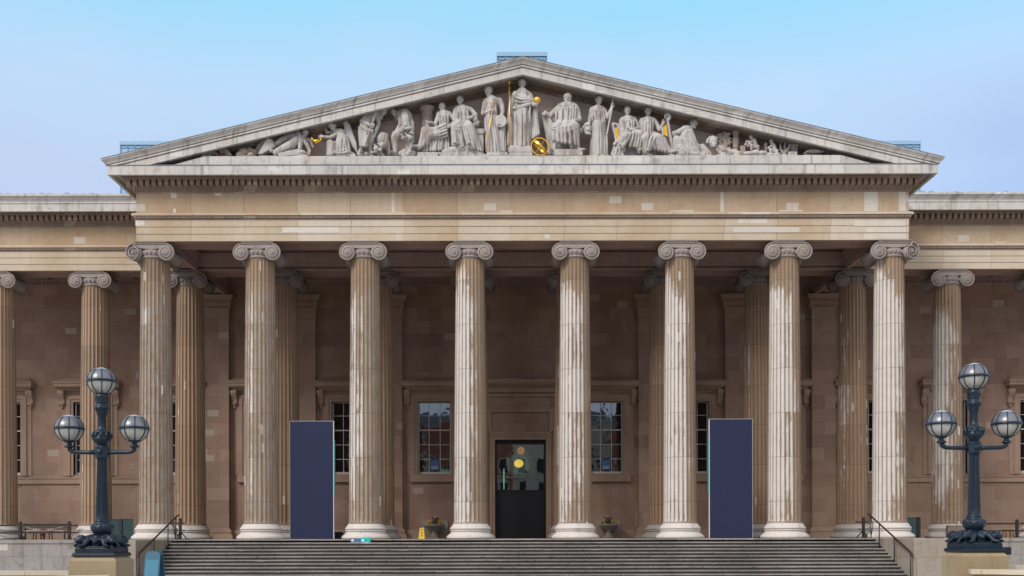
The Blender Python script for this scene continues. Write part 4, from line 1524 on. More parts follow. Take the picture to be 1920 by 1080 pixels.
# ---- odds and ends on the platform
p = W(636, 1010, 1.2)
r = tag(empty('equipment_case', (p.x, 1.2, 0)), 'small black lumpy case behind the right edge of the left navy banner', 'case')
m = MB(); m.bbox(-0.26, 0.26, -0.2, 0.2, 0, 0.26, 0.05); m.build('body', M['black'], r)
m = MB(); m.bbox(-0.22, 0.18, -0.17, 0.17, 0.262, 0.34, 0.03); m.build('lid', M['black'], r)
p = W(1792, 1004, 3.72); a = W(1776, 985, 3.68); b = W(1809, 985, 3.68)
r = tag(empty('storage_box', (p.x, 3.72, 0)), 'plain brown box in front of the fluted column base beside the right lamp', 'box')
w2 = (b.x - a.x) / 2
m = MB(); m.bbox(-w2, w2, -0.12, 0.12, 0, a.z - 0.06, 0.01); m.build('body', M['box_brown'], r)
m = MB(); m.bbox(-w2 - 0.01, w2 + 0.01, -0.13, 0.13, a.z - 0.058, a.z, 0.012); m.build('lid', M['box_brown'], r)

# ---- drinking fountains
def fountain(px, label):
    Y = YW
    x = W(px, 990, Y - 0.3).x
    r = tag(empty('drinking_fountain', (x, Y, 0.0)), label, 'fountain', 'stone drinking fountains against the portico wall')
    m = MB()
    m.box(-0.72, 0.72, -0.09, 0.0, 0.12, 1.02)
    m.box(-0.78, 0.78, -0.14, 0.0, 0.0, 0.12)
    m.lathe([(0.001, -0.07), (0.26, -0.07), (0.26, 0), (0.001, 0)], 24, (0, 0, 1.02), 'Y')
    m.build('back_slab', M['basin'], r)
    m = MB()
    m.lathe([(0.22, 0.12), (0.22, 0.2), (0.13, 0.26), (0.12, 0.34), (0.17, 0.44), (0.32, 0.54), (0.50, 0.62), (0.60, 0.70), (0.62, 0.72), (0.62, 0.76), (0.58, 0.77), (0.5, 0.70), (0.001, 0.66)], 36, (0, -0.62, 0))
    m.lathe([(0.30, 0.0), (0.30, 0.08), (0.24, 0.12), (0.001, 0.12)], 24, (0, -0.62, 0))
    m.build('basin', M['basin'], r)
    m = MB()
    m.ell((0, -0.16, 1.0), (0.15, 0.12, 0.16)); m.ell((0, -0.27, 0.99), (0.10, 0.09, 0.09)); m.ell((0, -0.24, 1.1), (0.05, 0.06, 0.07))
    for sx in (-1, 1): m.ell((sx * 0.14, -0.15, 1.17), (0.055, 0.05, 0.06)); m.ell((sx * 0.07, -0.26, 1.07), (0.025, 0.03, 0.025))
    m.build('lion_mask', M['bronze_dark'], r)
    for sx in (-1, 1):
        m = MB()
        m.bbox(sx * 0.30 - 0.13, sx * 0.30 + 0.13, -0.155, -0.092, 0.80, 1.02, 0.012)
        m.cur = 1; m.lathe([(0.001, -0.18), (0.045, -0.18), (0.05, -0.155), (0.001, -0.155)], 12, (sx * 0.30, 0, 0.90), 'Y')
        m.build('brass_plate', [M['gold_paint'], M['bronze']], r)


fountain(815, 'grey stone drinking fountain with brass plates left of the entrance')
fountain(1140, 'grey stone drinking fountain with brass plates right of the entrance')

# ---- yellow wet floor sign
p = W(791, 1012, -0.95)
r = tag(empty('wet_floor_sign', (p.x, -0.95, 0.0)), 'small yellow folding wet floor sign on the top step', 'sign')
for sg in (-1, 1):
    m = MB()
    yb = sg * 0.13
    m.add([(-0.14, yb, 0), (0.14, yb, 0), (0.09, sg * 0.02, 0.5), (-0.09, sg * 0.02, 0.5), (-0.14, yb - sg * 0.02, 0), (0.14, yb - sg * 0.02, 0), (0.09, sg * 0.002, 0.5), (-0.09, sg * 0.002, 0.5)],
          [(0, 1, 2, 3), (7, 6, 5, 4), (0, 3, 7, 4), (1, 5, 6, 2), (3, 2, 6, 7), (0, 4, 5, 1)])
    if sg == -1:
        m.cur = 1

        def on(x, z, o=0.004): return (x, -0.13 + (0.11) * z / 0.5 - o, z)
        def quad(x0, x1, z0, z1): m.add([on(x0, z0), on(x1, z0), on(x1, z1), on(x0, z1)], [(0, 1, 2, 3)])
        quad(-0.055, 0.055, 0.41, 0.45)
        quad(-0.01, 0.03, 0.27, 0.36); quad(0.0, 0.055, 0.24, 0.27); quad(-0.05, 0.0, 0.30, 0.32)
        quad(-0.06, 0.05, 0.12, 0.15); quad(-0.03, 0.06, 0.17, 0.19)
    m.build('leaf', [M['yellow'], M['ink_red']], r)

# ---- little blue / teal wayfinding sign on the top riser
a, b = W(657, 1010, -1.60), W(695, 1019, -1.60)
r = tag(empty('step_sign', ((a.x + b.x) / 2, -1.60, a.z)), 'small blue and teal sign with white symbols fixed to the top step', 'sign')
hw_ = (b.x - a.x) / 2
hh = a.z - b.z
m = MB(); m.box(-hw_, 0, -0.02, 0.02, -hh, 0); m.build('blue_plate', M['sign_blue'], r)
m = MB(); m.box(0.001, hw_, -0.02, 0.02, -hh + 0.0, 0.035); m.build('teal_plate', M['sign_teal'], r)
m = MB()
q = lambda x0, x1, z0, z1: m.add([(x0, -0.024, z0), (x1, -0.024, z0), (x1, -0.024, z1), (x0, -0.024, z1)], [(0, 1, 2, 3)])
m.add([(-hw_ + 0.05, -0.024, -0.03), (-hw_ + 0.05, -0.024, -0.12), (-hw_ + 0.16, -0.024, -0.10)], [(0, 1, 2)])
m.add([(-hw_ + 0.05, -0.024, -0.03), (-hw_ + 0.15, -0.024, -0.04), (-hw_ + 0.16, -0.024, -0.10)], [(0, 2, 1)])
q(-hw_ + 0.04, -0.04, -0.175, -0.155)
q(0.06, 0.15, -0.12, -0.02)
q(0.05, hw_ - 0.10, -0.175, -0.155)
m.build('symbols', M['ink_white'], r)

# ---- teal A-board
Y = -15.0
x0, x1 = pX(274, Y), pX(304.5, Y)
zt = W(290, 1033, Y).z
r = tag(empty('a_board', ((x0 + x1) / 2, Y, -1.9)), 'blank teal A-board sign with rounded top below the left end of the steps', 'sign')
hw_ = (x1 - x0) / 2
H = zt + 1.9


def board(m, sg, o0, o1, z0, z1, inset):
    """face slab leaning between foot (y=sg*.32) and top"""
    def pt(x, z, o): return (x, sg * (0.30 - 0.26 * z / H) + sg * o, z)
    pl = []
    w_ = hw_ - inset
    pl += [(-w_, z0), (w_, z0)]
    zc = min(z1, H - 0.20) if z1 > H - 0.2 else z1
    if z1 > H - 0.2:
        for i in range(9):
            a = PI * i / 8
            pl.append((w_ * math.cos(a), zc + (z1 - zc) * math.sin(a) ** 0.6))
    else:
        pl += [(w_, z1), (-w_, z1)]
    n = len(pl)
    A = [pt(x, z, o0) for x, z in pl]; B = [pt(x, z, o1) for x, z in pl]
    fs = [tuple(range(n)), tuple(range(2 * n - 1, n - 1, -1))] + [(i, (i + 1) % n, (i + 1) % n + n, i + n) for i in range(n)]
    m.add(A + B, fs)


for sg in (-1, 1):
    m = MB(); board(m, sg, 0.0, 0.03, 0.0, H, 0.0)
    leaf = m.build('leaf', M['teal_dark'], r)
    m = MB(); board(m, sg, 0.031, 0.036, 0.12, H - 0.27, 0.04); m.build('face', M['teal'], leaf)
r.rotation_euler = (0, 0, R(-9))

# ---- pedestals, low walls and lamps
LD = 22.0
YLAMP = LD - CAMD


def pedestal(px, py, label):
    b = W(px, py, YLAMP)
    w2 = 0.515
    r = MB()
    zt = b.z
    x0, x1, y0, y1 = -w2, w2, -w2, w2
    ch = 0.085
    v = [(x0, y0, -1.9 - 0), (x1, y0, -1.9), (x1, y1, -1.9), (x0, y1, -1.9), (x0, y0, zt - 0.09), (x1, y0, zt - 0.09), (x1, y1, zt - 0.09), (x0, y1, zt - 0.09),
         (x0 + ch, y0 + ch, zt), (x1 - ch, y0 + ch, zt), (x1 - ch, y1 - ch, zt), (x0 + ch, y1 - ch, zt)]
    f = [(3, 2, 1, 0), (0, 1, 5, 4), (1, 2, 6, 5), (2, 3, 7, 6), (3, 0, 4, 7), (4, 5, 9, 8), (5, 6, 10, 9), (6, 7, 11, 10), (7, 4, 8, 11), (8, 9, 10, 11)]
    r.add([(p[0], p[1], p[2]) for p in v], f)
    o = r.build('lamp_pedestal', M['pedestal'])
    o.location = (b.x, YLAMP, 0)
    tag(o, label, 'pedestal', 'stone pedestals under the lamps')
    return b


PL = pedestal(191.5, 1043, 'yellowish square stone block carrying the lamp on the left')
PR = pedestal(1826.5, 1034.5, 'yellowish square stone block carrying the lamp on the right')


def low_wall(pts, top, th, label, front_end):
    """coped wall along plan points"""
    m = MB(); c = MB()
    n = len(pts)
    def off(i, d):
        p = Vector(pts[i]); a = Vector(pts[max(i - 1, 0)]); b = Vector(pts[min(i + 1, n - 1)])
        t = (b - a).normalized(); nn = Vector((-t.y, t.x))
        return p + nn * d
    for mm, d0, d1, z0, z1 in ((m, -th / 2, th / 2, -1.9, top - 0.10), (c, -th / 2 - 0.06, th / 2 + 0.06, top - 0.10, top)):
        vs = []
        for i in range(n):
            a, b = off(i, d0), off(i, d1)
            vs += [(a.x, a.y, z0), (b.x, b.y, z0), (b.x, b.y, z1), (a.x, a.y, z1)]
        fs = [(0, 1, 2, 3), (4 * n - 1, 4 * n - 2, 4 * n - 3, 4 * n - 4)]
        for i in range(n - 1):
            for k in range(4):
                q = (k + 1) % 4
                fs.append((4 * i + k, 4 * (i + 1) + k, 4 * (i + 1) + q, 4 * i + q))
        mm.add(vs, fs)
    o = tag(m.build('low_wall', M['pedestal']), label, 'wall')
    c.build('coping', M['coping'], o)


def plan(px, Y): return (pX(px, Y), Y)


low_wall([plan(204, -23.9), plan(140, -24.15), plan(60, -24.7), plan(-60, -25.5), plan(-260, -27)], -0.745, 0.30, 'low coped stone wall in front of the left lamp pedestal', True)
low_wall([plan(136, -22.3), plan(0, -22.3), plan(-200, -22.3)], -0.70, 0.30, 'low coped stone wall running left behind the left lamp pedestal', True)
low_wall([plan(1818, -23.9), plan(1880, -24.1), plan(1960, -24.6), plan(2200, -26.3)], -0.655, 0.30, 'low coped stone wall in front of the right lamp pedestal', True)
low_wall([plan(1897, -22.2), plan(1960, -22.2), plan(2160, -22.2)], -0.62, 0.26, 'low coped stone wall running right behind the right lamp pedestal', True)


def hexa(m, z0, z1, r, n=8):
    m.lathe([(r * 0.86, z0), (r, z0 + 0.03), (r, z1 - 0.03), (r * 0.86, z1)], n, smooth=False, a0=PI / n)


def globe(parent, c, r=0.30):
    """clear globe: pale lower bowl, bluish upper dome, ribs, band and cap"""
    x, y, z = c
    n = 28
    g = MB()
    g.lathe([(r * math.cos(R(a)), r * math.sin(R(a))) for a in range(-72, 1, 8)], n, c)
    g.f.pop(); g.mi.pop(); g.sm.pop(); g.f.pop(); g.mi.pop(); g.sm.pop()
    lo = g.build('globe_bowl', M['globe_low'], parent)
    g = MB()
    g.lathe([(r * math.cos(R(a)), r * math.sin(R(a))) for a in range(0, 61, 6)], n, c)
    g.f.pop(); g.mi.pop(); g.sm.pop(); g.f.pop(); g.mi.pop(); g.sm.pop()
    g.build('globe_dome', M['globe_up'], parent)
    g = MB()
    for k in range(8):
        a = 2 * PI * (k + 0.5) / 8
        pts = [(x + (r + 0.004) * math.cos(R(p)) * math.cos(a), y + (r + 0.004) * math.cos(R(p)) * math.sin(a), z + (r + 0.004) * math.sin(R(p))) for p in list(range(-74, 60, 8)) + [60]]
        g.tube(pts, 0.0125, 6)
    g.lathe([(r - 0.004, -0.018), (r + 0.026, -0.028), (r + 0.032, 0.0), (r + 0.022, 0.026), (r - 0.004, 0.018)], 32, c)
    g.lathe([(0.09, -r - 0.02), (0.135, -r + 0.01), (0.12, -r + 0.03), (0.001, -r + 0.03)], 20, c)
    g.build('globe_frame', M['iron'], parent)
    g = MB()
    g.lathe([(0.001, r * 0.84), (0.15, r * 0.84), (0.175, r * 0.85), (0.17, r * 0.89), (0.06, r * 1.0), (0.02, r * 1.04), (0.001, r * 1.05)], 20, c)
    g.build('globe_cap', M['cap'], parent)
    g = MB()
    g.lathe([(0.05, -r * 0.9), (0.05, -r * 0.45), (0.09, -r * 0.42), (0.10, -r * 0.1), (0.16, -0.02), (0.20, 0.02), (0.001, 0.05)], 16, c)
    g.build('lamp_fitting', M['ink_white'], lo)


def street_lamp(b, label):
    r = tag(empty('street_lamp', (b.x, YLAMP, b.z)), label, 'lamp', 'three globe lamps flanking the forecourt')
    U = LD / F
    # base: square stepped plinth
    m = MB()
    m.bbox(-0.48, 0.48, -0.48, 0.48, 0.0, 0.05, 0.015)
    m.bbox(-0.465, 0.465, -0.465, 0.465, 0.045, 0.085, 0.012)
    m.bbox(-0.43, 0.43, -0.43, 0.43, 0.085, 0.20, 0.02)
    m.bbox(-0.41, 0.41, -0.41, 0.41, 0.20, 0.225, 0.01)
    m.build('base_plinth', M['iron'], r)
    # crouching beasts at the corners, a mask on each side
    sc = Sculpt()
    for k in range(4):
        a = R(45 + 90 * k)
        ca, sa = math.cos(a), math.sin(a)
        def q(rr, tt, z): return Vector((rr * ca - tt * sa, rr * sa + tt * ca, z))
        sc.cap(q(0.20, 0, 0.38), 0.13, q(0.40, 0, 0.36), 0.10)
        sc.ball(q(0.47, 0, 0.375), 0.105)
        sc.ball(q(0.555, 0, 0.345), 0.055)
        for s_ in (-1, 1):
            sc.ball(q(0.46, s_ * 0.075, 0.455), 0.036)
            sc.ball(q(0.53, s_ * 0.045, 0.41), 0.022)
            sc.cap(q(0.36, s_ * 0.12, 0.36), 0.065, q(0.46, s_ * 0.14, 0.26), 0.045)
            sc.cap(q(0.46, s_ * 0.14, 0.255), 0.045, q(0.54, s_ * 0.13, 0.245), 0.04)
            for t_ in (-0.03, 0.0, 0.03): sc.cap(q(0.54, s_ * 0.13 + t_, 0.245), 0.018, q(0.585, s_ * 0.13 + t_, 0.238), 0.016)
            sc.ball(q(0.20, s_ * 0.16, 0.33), 0.10)
        a = R(90 * k)
        ca, sa = math.cos(a), math.sin(a)
        sc.ball(q(0.33, 0, 0.345), 0.085); sc.ball(q(0.40, 0, 0.325), 0.045)
        sc.ball(q(0.31, 0, 0.43), 0.05)
        for s_ in (-1, 1): sc.ball(q(0.32, s_ * 0.08, 0.385), 0.04); sc.cap(q(0.31, s_ * 0.05, 0.28), 0.04, q(0.34, s_ * 0.03, 0.24), 0.03)
    sc.m.lathe([(0.30, 0.22), (0.26, 0.30), (0.21, 0.44), (0.17, 0.47)], 24)
    sc.build('corner_beasts', M['iron'], r, 0.014)
    m = MB()
    z = lambda y: (1043 - y) * U
    prof = [(0.16, z(1010)), (0.155, z(1003)), (0.19, z(1000)), (0.235, z(995)), (0.245, z(991)), (0.235, z(986)), (0.19, z(982)), (0.15, z(979)), (0.16, z(978)), (0.16, z(975.5)), (0.135, z(974)), (0.001, z(974))]
    m.lathe(prof, 32)
    for k in range(14):
        a = 2 * PI * k / 14
        m.ell((0.20 * math.cos(a), 0.20 * math.sin(a), z(988)), (0.052, 0.052, 0.07), 8, 6)
    m.build('bulb_collar', M['iron'], r)
    m = MB()                                  # fluted tapered shaft
    n = 64
    vs, fs = [], []
    zs = [z(974), z(965), z(880), z(862), z(858)]
    rs = [0.135, 0.132, 0.108, 0.105, 0.11]
    for zz, rr in zip(zs, rs):
        for i in range(n):
            a = 2 * PI * i / n
            k = i % 4
            dd = 0.011 if (k in (1, 2, 3) and zz not in (zs[0], zs[-1])) else 0.0
            if k == 2 and dd: dd = 0.016
            vs.append(((rr - dd) * math.cos(a), (rr - dd) * math.sin(a), zz))
    for j in range(4):
        for i in range(n):
            k = (i + 1) % n
            fs.append((j * n + i, j * n + k, (j + 1) * n + k, (j + 1) * n + i))
    m.add(vs, fs, False)
    m.build('fluted_post', M['iron'], r)
    m = MB()
    hexa(m, z(860), z(836), 0.155)
    for k in range(4):
        a = R(90 * k)
        m.lathe([(0.001, -0.02), (0.05, -0.02), (0.065, 0.0), (0.05, 0.02), (0.001, 0.02)], 14, (0.148 * math.cos(a), 0.148 * math.sin(a), z(848)), 'Y' if k % 2 else 'X')
    prof = [(0.11, z(837)), (0.115, z(833)), (0.15, z(831)), (0.20, z(826)), (0.212, z(823)), (0.19, z(819)), (0.165, z(816)), (0.17, z(813)), (0.185, z(811)), (0.16, z(809)), (0.10, z(806)),
            (0.088, z(800)), (0.085, z(782)), (0.10, z(779)), (0.115, z(776)), (0.115, z(773)), (0.13, z(771)), (0.16, z(767)), (0.165, z(765)), (0.15, z(762)), (0.12, z(760)), (0.13, z(757)),
            (0.135, z(754)), (0.13, z(748)), (0.14, z(746)), (0.14, z(743)), (0.13, z(741)), (0.12, z(739)), (0.001, z(739))]
    m.lathe(prof, 28)
    for k in range(10):
        a = 2 * PI * k / 10
        m.ell((0.185 * math.cos(a), 0.185 * math.sin(a), z(817)), (0.045, 0.045, 0.075), 8, 6)
        m.box(0.125 * math.cos(a) - 0.015, 0.125 * math.cos(a) + 0.015, 0.125 * math.sin(a) - 0.015, 0.125 * math.sin(a) + 0.015, z(752), z(747))
    m.build('upper_post', M['iron'], r)
    globe(r, (0.0, 0, z(715)))
    for sx in (-1, 1):
        m = MB()
        xe = 0.735 * sx
        zz = z(848)
        pts = [(0.12 * sx, 0, zz), (0.30 * sx, 0, zz - 0.004), (xe - 0.15 * sx, 0, zz), (xe - 0.07 * sx, 0, zz + 0.015), (xe - 0.015 * sx, 0, zz + 0.055), (xe, 0, zz + 0.11), (xe, 0, zz + 0.25)]
        m.tube(pts, [0.062, 0.048, 0.046, 0.05, 0.055, 0.05, 0.045], 12)
        m.lathe([(0.05, zz + 0.09), (0.10, zz + 0.11), (0.115, zz + 0.125), (0.09, zz + 0.15), (0.055, zz + 0.17), (0.05, zz + 0.22), (0.08, zz + 0.24), (0.12, zz + 0.27)], 16, (xe, 0, 0))
        m.build('arm', M['iron'], r)
        globe(r, (xe, 0, z(803.5)))
    return r


# ================================================================== sculpture
class Sculpt:
    """joined solids -> one continuous remeshed surface"""
    def __init__(s, crop=None, y0=-1.05, org=(0, 0, 0)):
        s.m = MB(); s.hm = MB(); s.crop = crop; s.y0 = y0

    def p(s, X, Y, dy=0.0):
        x0, y0, k = s.crop
        return W(x0 + X / k, y0 + Y / k, s.y0 + dy)

    def cap(s, a, ra, b, rb): s.m.capsule(a, ra, b, rb)

    def ball(s, c, r): s.m.ell(c, (r, r, r), 12, 8)

    def ell(s, c, r, rot=None): s.m.ell(c, r, 14, 10, rot)

    def limb(s, *pts):
        """(X, Y, dy, r) chain"""
        for a, b in zip(pts[:-1], pts[1:]):
            s.m.capsule(s.p(*a[:3]), a[3], s.p(*b[:3]), b[3])

    def folds(s, tops, bots, n, r0=0.04, r1=0.06, dy0=0.0, dy1=0.0, bow=0.12, sag=0.0, seed=1):
        """n fold ridges from the line tops (two points) to the line bots"""
        rn = random.Random(seed)
        if n > 5: n = int(round(n * 0.72)); r0 *= 1.15; r1 *= 1.15
        dy0 -= 0.03; dy1 -= 0.03
        (ax, ay), (bx, by) = tops
        (cx, cy), (ex, ey) = bots
        for i in range(n):
            t = i / (n - 1) if n > 1 else 0.5
            t2 = min(1, max(0, t + rn.uniform(-0.06, 0.06)))
            b = -bow * math.sin(PI * t)
            P = []
            for u in (0, 0.33, 0.66, 1.0):
                X = (ax + (bx - ax) * t) * (1 - u) + (cx + (ex - cx) * t2) * u + rn.uniform(-5, 5) * (0 < u < 1)
                Yy = (ay + (by - ay) * t) * (1 - u) + (cy + (ey - cy) * t2) * u + sag * math.sin(PI * u)
                P.append((X, Yy, dy0 * (1 - u) + dy1 * u + b + rn.uniform(-0.02, 0.02), (r0 * (1 - u) + r1 * u) * rn.uniform(0.8, 1.2)))
            s.limb(*P)
            s.limb(*[(X, Yy, d_ + 0.055 + r_ * 0.9, r_ * 1.75) for X, Yy, d_, r_ in P])

    def head(s, X, Y, dy, h, fx=0.0, fy=0.0, style='wreath'):
        """h = head height in metres, (fx, fy) = where the face looks (right, down)"""
        c = s.p(X, Y, dy)
        f = Vector((fx, -max(0.25, math.sqrt(max(0, 1 - fx * fx))), -fy)).normalized()
        up = Vector((0, 0, 1)); up = (up - f * up.dot(f)).normalized()
        rt = f.cross(up)
        q = lambda a, b, d: c + rt * a * h + up * b * h + f * d * h
        rot = Matrix((rt, f, up)).transposed()
        s.m.ell(q(0, 0.08, -0.02), (0.36 * h, 0.43 * h, 0.42 * h), 16, 11, rot)
        s.m.ell(q(0, -0.16, 0.10), (0.27 * h, 0.28 * h, 0.32 * h), 14, 9, rot)
        s.m.ell(q(0, -0.42, 0.26), (0.12 * h, 0.12 * h, 0.09 * h), 10, 7, rot)
        s.cap(q(0, 0.10, 0.36), 0.06 * h, q(0, -0.10, 0.50), 0.085 * h)          # nose
        for k in (-1, 1):
            s.cap(q(k * 0.06, 0.15, 0.40), 0.07 * h, q(k * 0.24, 0.13, 0.30), 0.07 * h)   # brow
            s.ell(q(k * 0.17, -0.12, 0.26), (0.10 * h, 0.08 * h, 0.10 * h), rot)          # cheek
            s.ell(q(k * 0.36, -0.02, -0.02), (0.04 * h, 0.08 * h, 0.10 * h), rot)         # ear
        s.cap(q(-0.07, -0.24, 0.34), 0.035 * h, q(0.07, -0.24, 0.34), 0.035 * h)          # mouth
        body = s.m
        if style in ('wreath', 'knot'): s.m = s.hm
        if style == 'wreath':
            s.m.ell(q(0, 0.16, -0.10), (0.40 * h, 0.43 * h, 0.38 * h), 14, 9, rot)
            for i in range(9):
                a = R(200 * (i / 8) - 10)
                s.ball(q(0.38 * math.cos(a), 0.12 + 0.36 * math.sin(a), 0.10), 0.085 * h)
            s.ball(q(0, 0.0, -0.46), 0.17 * h)
        elif style == 'helmet':
            s.m.ell(q(0, 0.22, -0.03), (0.42 * h, 0.48 * h, 0.38 * h), 16, 10, rot)
            s.cap(q(-0.30, 0.16, 0.28), 0.06 * h, q(0.30, 0.16, 0.28), 0.06 * h)
        elif style == 'turban':
            s.m.ell(q(0, 0.26, -0.02), (0.44 * h, 0.46 * h, 0.34 * h), 16, 10, rot)
            s.cap(q(-0.34, 0.14, 0.18), 0.09 * h, q(0.34, 0.14, 0.18), 0.09 * h)
            s.ell(q(0, -0.48, 0.24), (0.22 * h, 0.16 * h, 0.28 * h), rot)                 # beard
            for k in (-1, 1): s.cap(q(k * 0.24, -0.1, 0.2), 0.10 * h, q(k * 0.12, -0.5, 0.22), 0.1 * h)
        else:                                                                             # waved hair with a knot
            s.m.ell(q(0, 0.17, -0.12), (0.39 * h, 0.42 * h, 0.37 * h), 14, 9, rot)
            for k in (-1, 1): s.cap(q(k * 0.08, 0.38, 0.24), 0.09 * h, q(k * 0.34, 0.06, 0.10), 0.09 * h)
            s.ball(q(0, -0.02, -0.5), 0.16 * h)
        s.m = body
        s.cap(q(0, -0.25, -0.06), 0.20 * h, q(0, -0.72, -0.10), 0.24 * h)                 # neck

    def hand(s, X, Y, dy, ux, uy, L=0.30, curl=0.4, thumb=1):
        """hand at the wrist pointing along (ux, uy) on the picture"""
        c = s.p(X, Y, dy)
        d = Vector((ux, 0, -uy)).normalized()
        n = Vector((0, -1, 0))
        t = d.cross(n)
        s.cap(c, 0.06 * L / 0.3, c + d * 0.12 * L / 0.3, 0.075 * L / 0.3)
        for i, ln in enumerate((0.13, 0.155, 0.15, 0.115)):
            o = c + d * 0.14 * L / 0.3 + t * (i - 1.5) * 0.042 * L / 0.3
            k1 = o + (d * math.cos(curl) + n * math.sin(curl)) * ln * 0.55 * L / 0.3
            k2 = k1 + (d * math.cos(curl * 2.2) + n * math.sin(curl * 2.2)) * ln * 0.55 * L / 0.3
            s.cap(o, 0.024 * L / 0.3, k1, 0.022 * L / 0.3); s.cap(k1, 0.022 * L / 0.3, k2, 0.018 * L / 0.3)
        a = c + d * 0.05 * L / 0.3 + t * thumb * 0.07 * L / 0.3
        b = a + (d * 0.8 + t * thumb * 0.6 + n * 0.3).normalized() * 0.10 * L / 0.3
        s.cap(a, 0.028 * L / 0.3, b, 0.022 * L / 0.3)

    def foot(s, X, Y, dy, ux, L=0.34):
        c = s.p(X, Y, dy)
        d = Vector((ux, -0.6, 0)).normalized()
        s.cap(c + Vector((0, 0, 0.07)), 0.075, c + d * L * 0.7 + Vector((0, 0, 0.035)), 0.055)
        t = d.cross(Vector((0, 0, 1)))
        for i in range(5):
            o = c + d * L * 0.7 + t * (i - 2) * 0.03 + Vector((0, 0, 0.03))
            s.cap(o, 0.022, o + d * (0.09 - 0.012 * abs(i - 1)), 0.02)

    def block(s, x0, x1, y0, y1, z0, z1): s.m.box(x0, x1, y0, y1, z0, z1)

    def slab(s, X0, X1, Y0, Y1, d0=-0.3, d1=0.5, down=False):
        """block between two crop corners; down: runs to the ledge"""
        a = s.p(X0, Y0, d0); b = s.p(X1, Y1, d0)
        s.m.box(a.x, b.x, s.y0 + d0, s.y0 + d1, ZL if down else b.z, a.z)

    def build(s, name, mat, parent=None, vox=0.024, smooth=4):
        me = bpy.data.meshes.new(name)
        me.from_pydata(s.m.v, [], s.m.f)
        o = bpy.data.objects.new(name, me)
        COL.objects.link(o)
        md = o.modifiers.new("r", 'REMESH'); md.mode = 'VOXEL'; md.voxel_size = vox; md.use_smooth_shade = True
        if smooth:
            ms = o.modifiers.new("s", 'SMOOTH'); ms.factor = 0.5; ms.iterations = smooth
        bpy.context.view_layer.update()
        dg = bpy.context.evaluated_depsgraph_get()
        nm = bpy.data.meshes.new_from_object(o.evaluated_get(dg))
        nm.name = name
        nm.materials.clear(); nm.materials.append(mat)
        o.modifiers.clear()
        o.data = nm
        nm.polygons.foreach_set("use_smooth", [True] * len(nm.polygons))
        if parent: o.parent = parent
        return o


# ================================================================== pediment figures
C1 = (360, 180, 5.647); C2 = (660, 140, 6.0); C3 = (890, 120, 5.685); C4 = (1080, 140, 6.354); C5 = (1240, 190, 5.333)


def statue(s, label, name='statue', cat='statue', group='carved figures in the pediment', mat='statue', vox=0.016, smooth=1):
    o = s.build(name, M[mat], None, vox, smooth)
    tag(o, label, cat, group)
    if s.hm.v:
        s.m = s.hm
        s.build('hair', M['hair'], o, 0.014, 0)
    return o


def gold_rod(s, a, b, r, name, parent, mat='gold', knob=0.0):
    m = MB(); A, B = s.p(*a), s.p(*b)
    m.tube([A, B], r, 10)
    if knob:
        m.ell(A + (A - B).normalized() * 0.03, (knob, knob, knob * 1.6)); m.ell(A.lerp(B, 0.5), (r * 1.7, r * 1.7, r * 2.5))
    o = m.build(name, M[mat], parent)
    return o


# --- the tall robed figure at the centre
s = Sculpt(C3)
s.head(517, 212, -0.05, 0.47, -0.12, 0.05, 'wreath')
s.limb((470, 325, 0, .17), (515, 320, 0, .24), (570, 325, 0, .17))
s.limb((515, 320, 0, .29), (515, 400, -.03, .33), (518, 480, -.02, .32))
s.limb((518, 480, 0, .33), (520, 680, 0, .34), (514, 855, 0, .36))
s.folds(((440, 480), (602, 470)), ((436, 868), (600, 868)), 11, .035, .045, -.05, -.06, .32, seed=3)
s.folds(((440, 520), (600, 460)), ((470, 700), (590, 620)), 4, .03, .03, -.28, -.26, .1, sag=14, seed=4)
s.limb((452, 330, -.15, .18), (540, 375, -.26, .20), (612, 400, -.22, .15))
s.limb((428, 470, -.18, .07), (500, 458, -.34, .085), (585, 430, -.33, .085), (640, 412, -.24, .075))
s.folds(((455, 320), (445, 440)), ((600, 350), (620, 410)), 6, .03, .028, -.30, -.30, .08, sag=16, seed=5)
for k in (0.0, .5, 1.0):
    s.limb((470 + 70 * k, 300, -.2, .03), (505 + 25 * k, 345, -.32, .03), (560 - 30 * k, 330, -.3, .03))
s.limb((432, 335, 0, .13), (402, 440, 0, .12), (384, 500, -.1, .09)); s.hand(384, 500, -.12, .1, 1, .28, 1.0)
s.limb((405, 360, .12, .12), (388, 560, .15, .13), (372, 860, .16, .15))
s.folds(((395, 420), (420, 430)), ((362, 868), (420, 868)), 3, .05, .06, .02, .02, .05, seed=8)
s.limb((598, 335, 0, .14), (632, 405, -.1, .11), (640, 430, -.3, .085)); s.hand(640, 442, -.32, 1, -.5, .26, .6)
s.limb((645, 470, .0, .08), (655, 620, .02, .10), (660, 780, .02, .12))
s.folds(((635, 470), (672, 470)), ((630, 790), (690, 745)), 4, .03, .045, -.06, -.08, .02, seed=9)
s.slab(362, 620, 880, 935, -.42, .5); s.slab(385, 600, 866, 884, -.35, .4); s.slab(375, 625, 930, 990, -.40, .5, True)
o = statue(s, 'tall robed standing figure at the peak holding a gold sceptre and orb')
m = MB(); m.ell(s.p(677, 388, -.3), (0.165, 0.165, 0.165), 20, 14); m.build('orb', M['gold'], o)
gold_rod(s, (378, 200, -.22), (386, 890, -.22), 0.028, 'sceptre', o, knob=0.055)

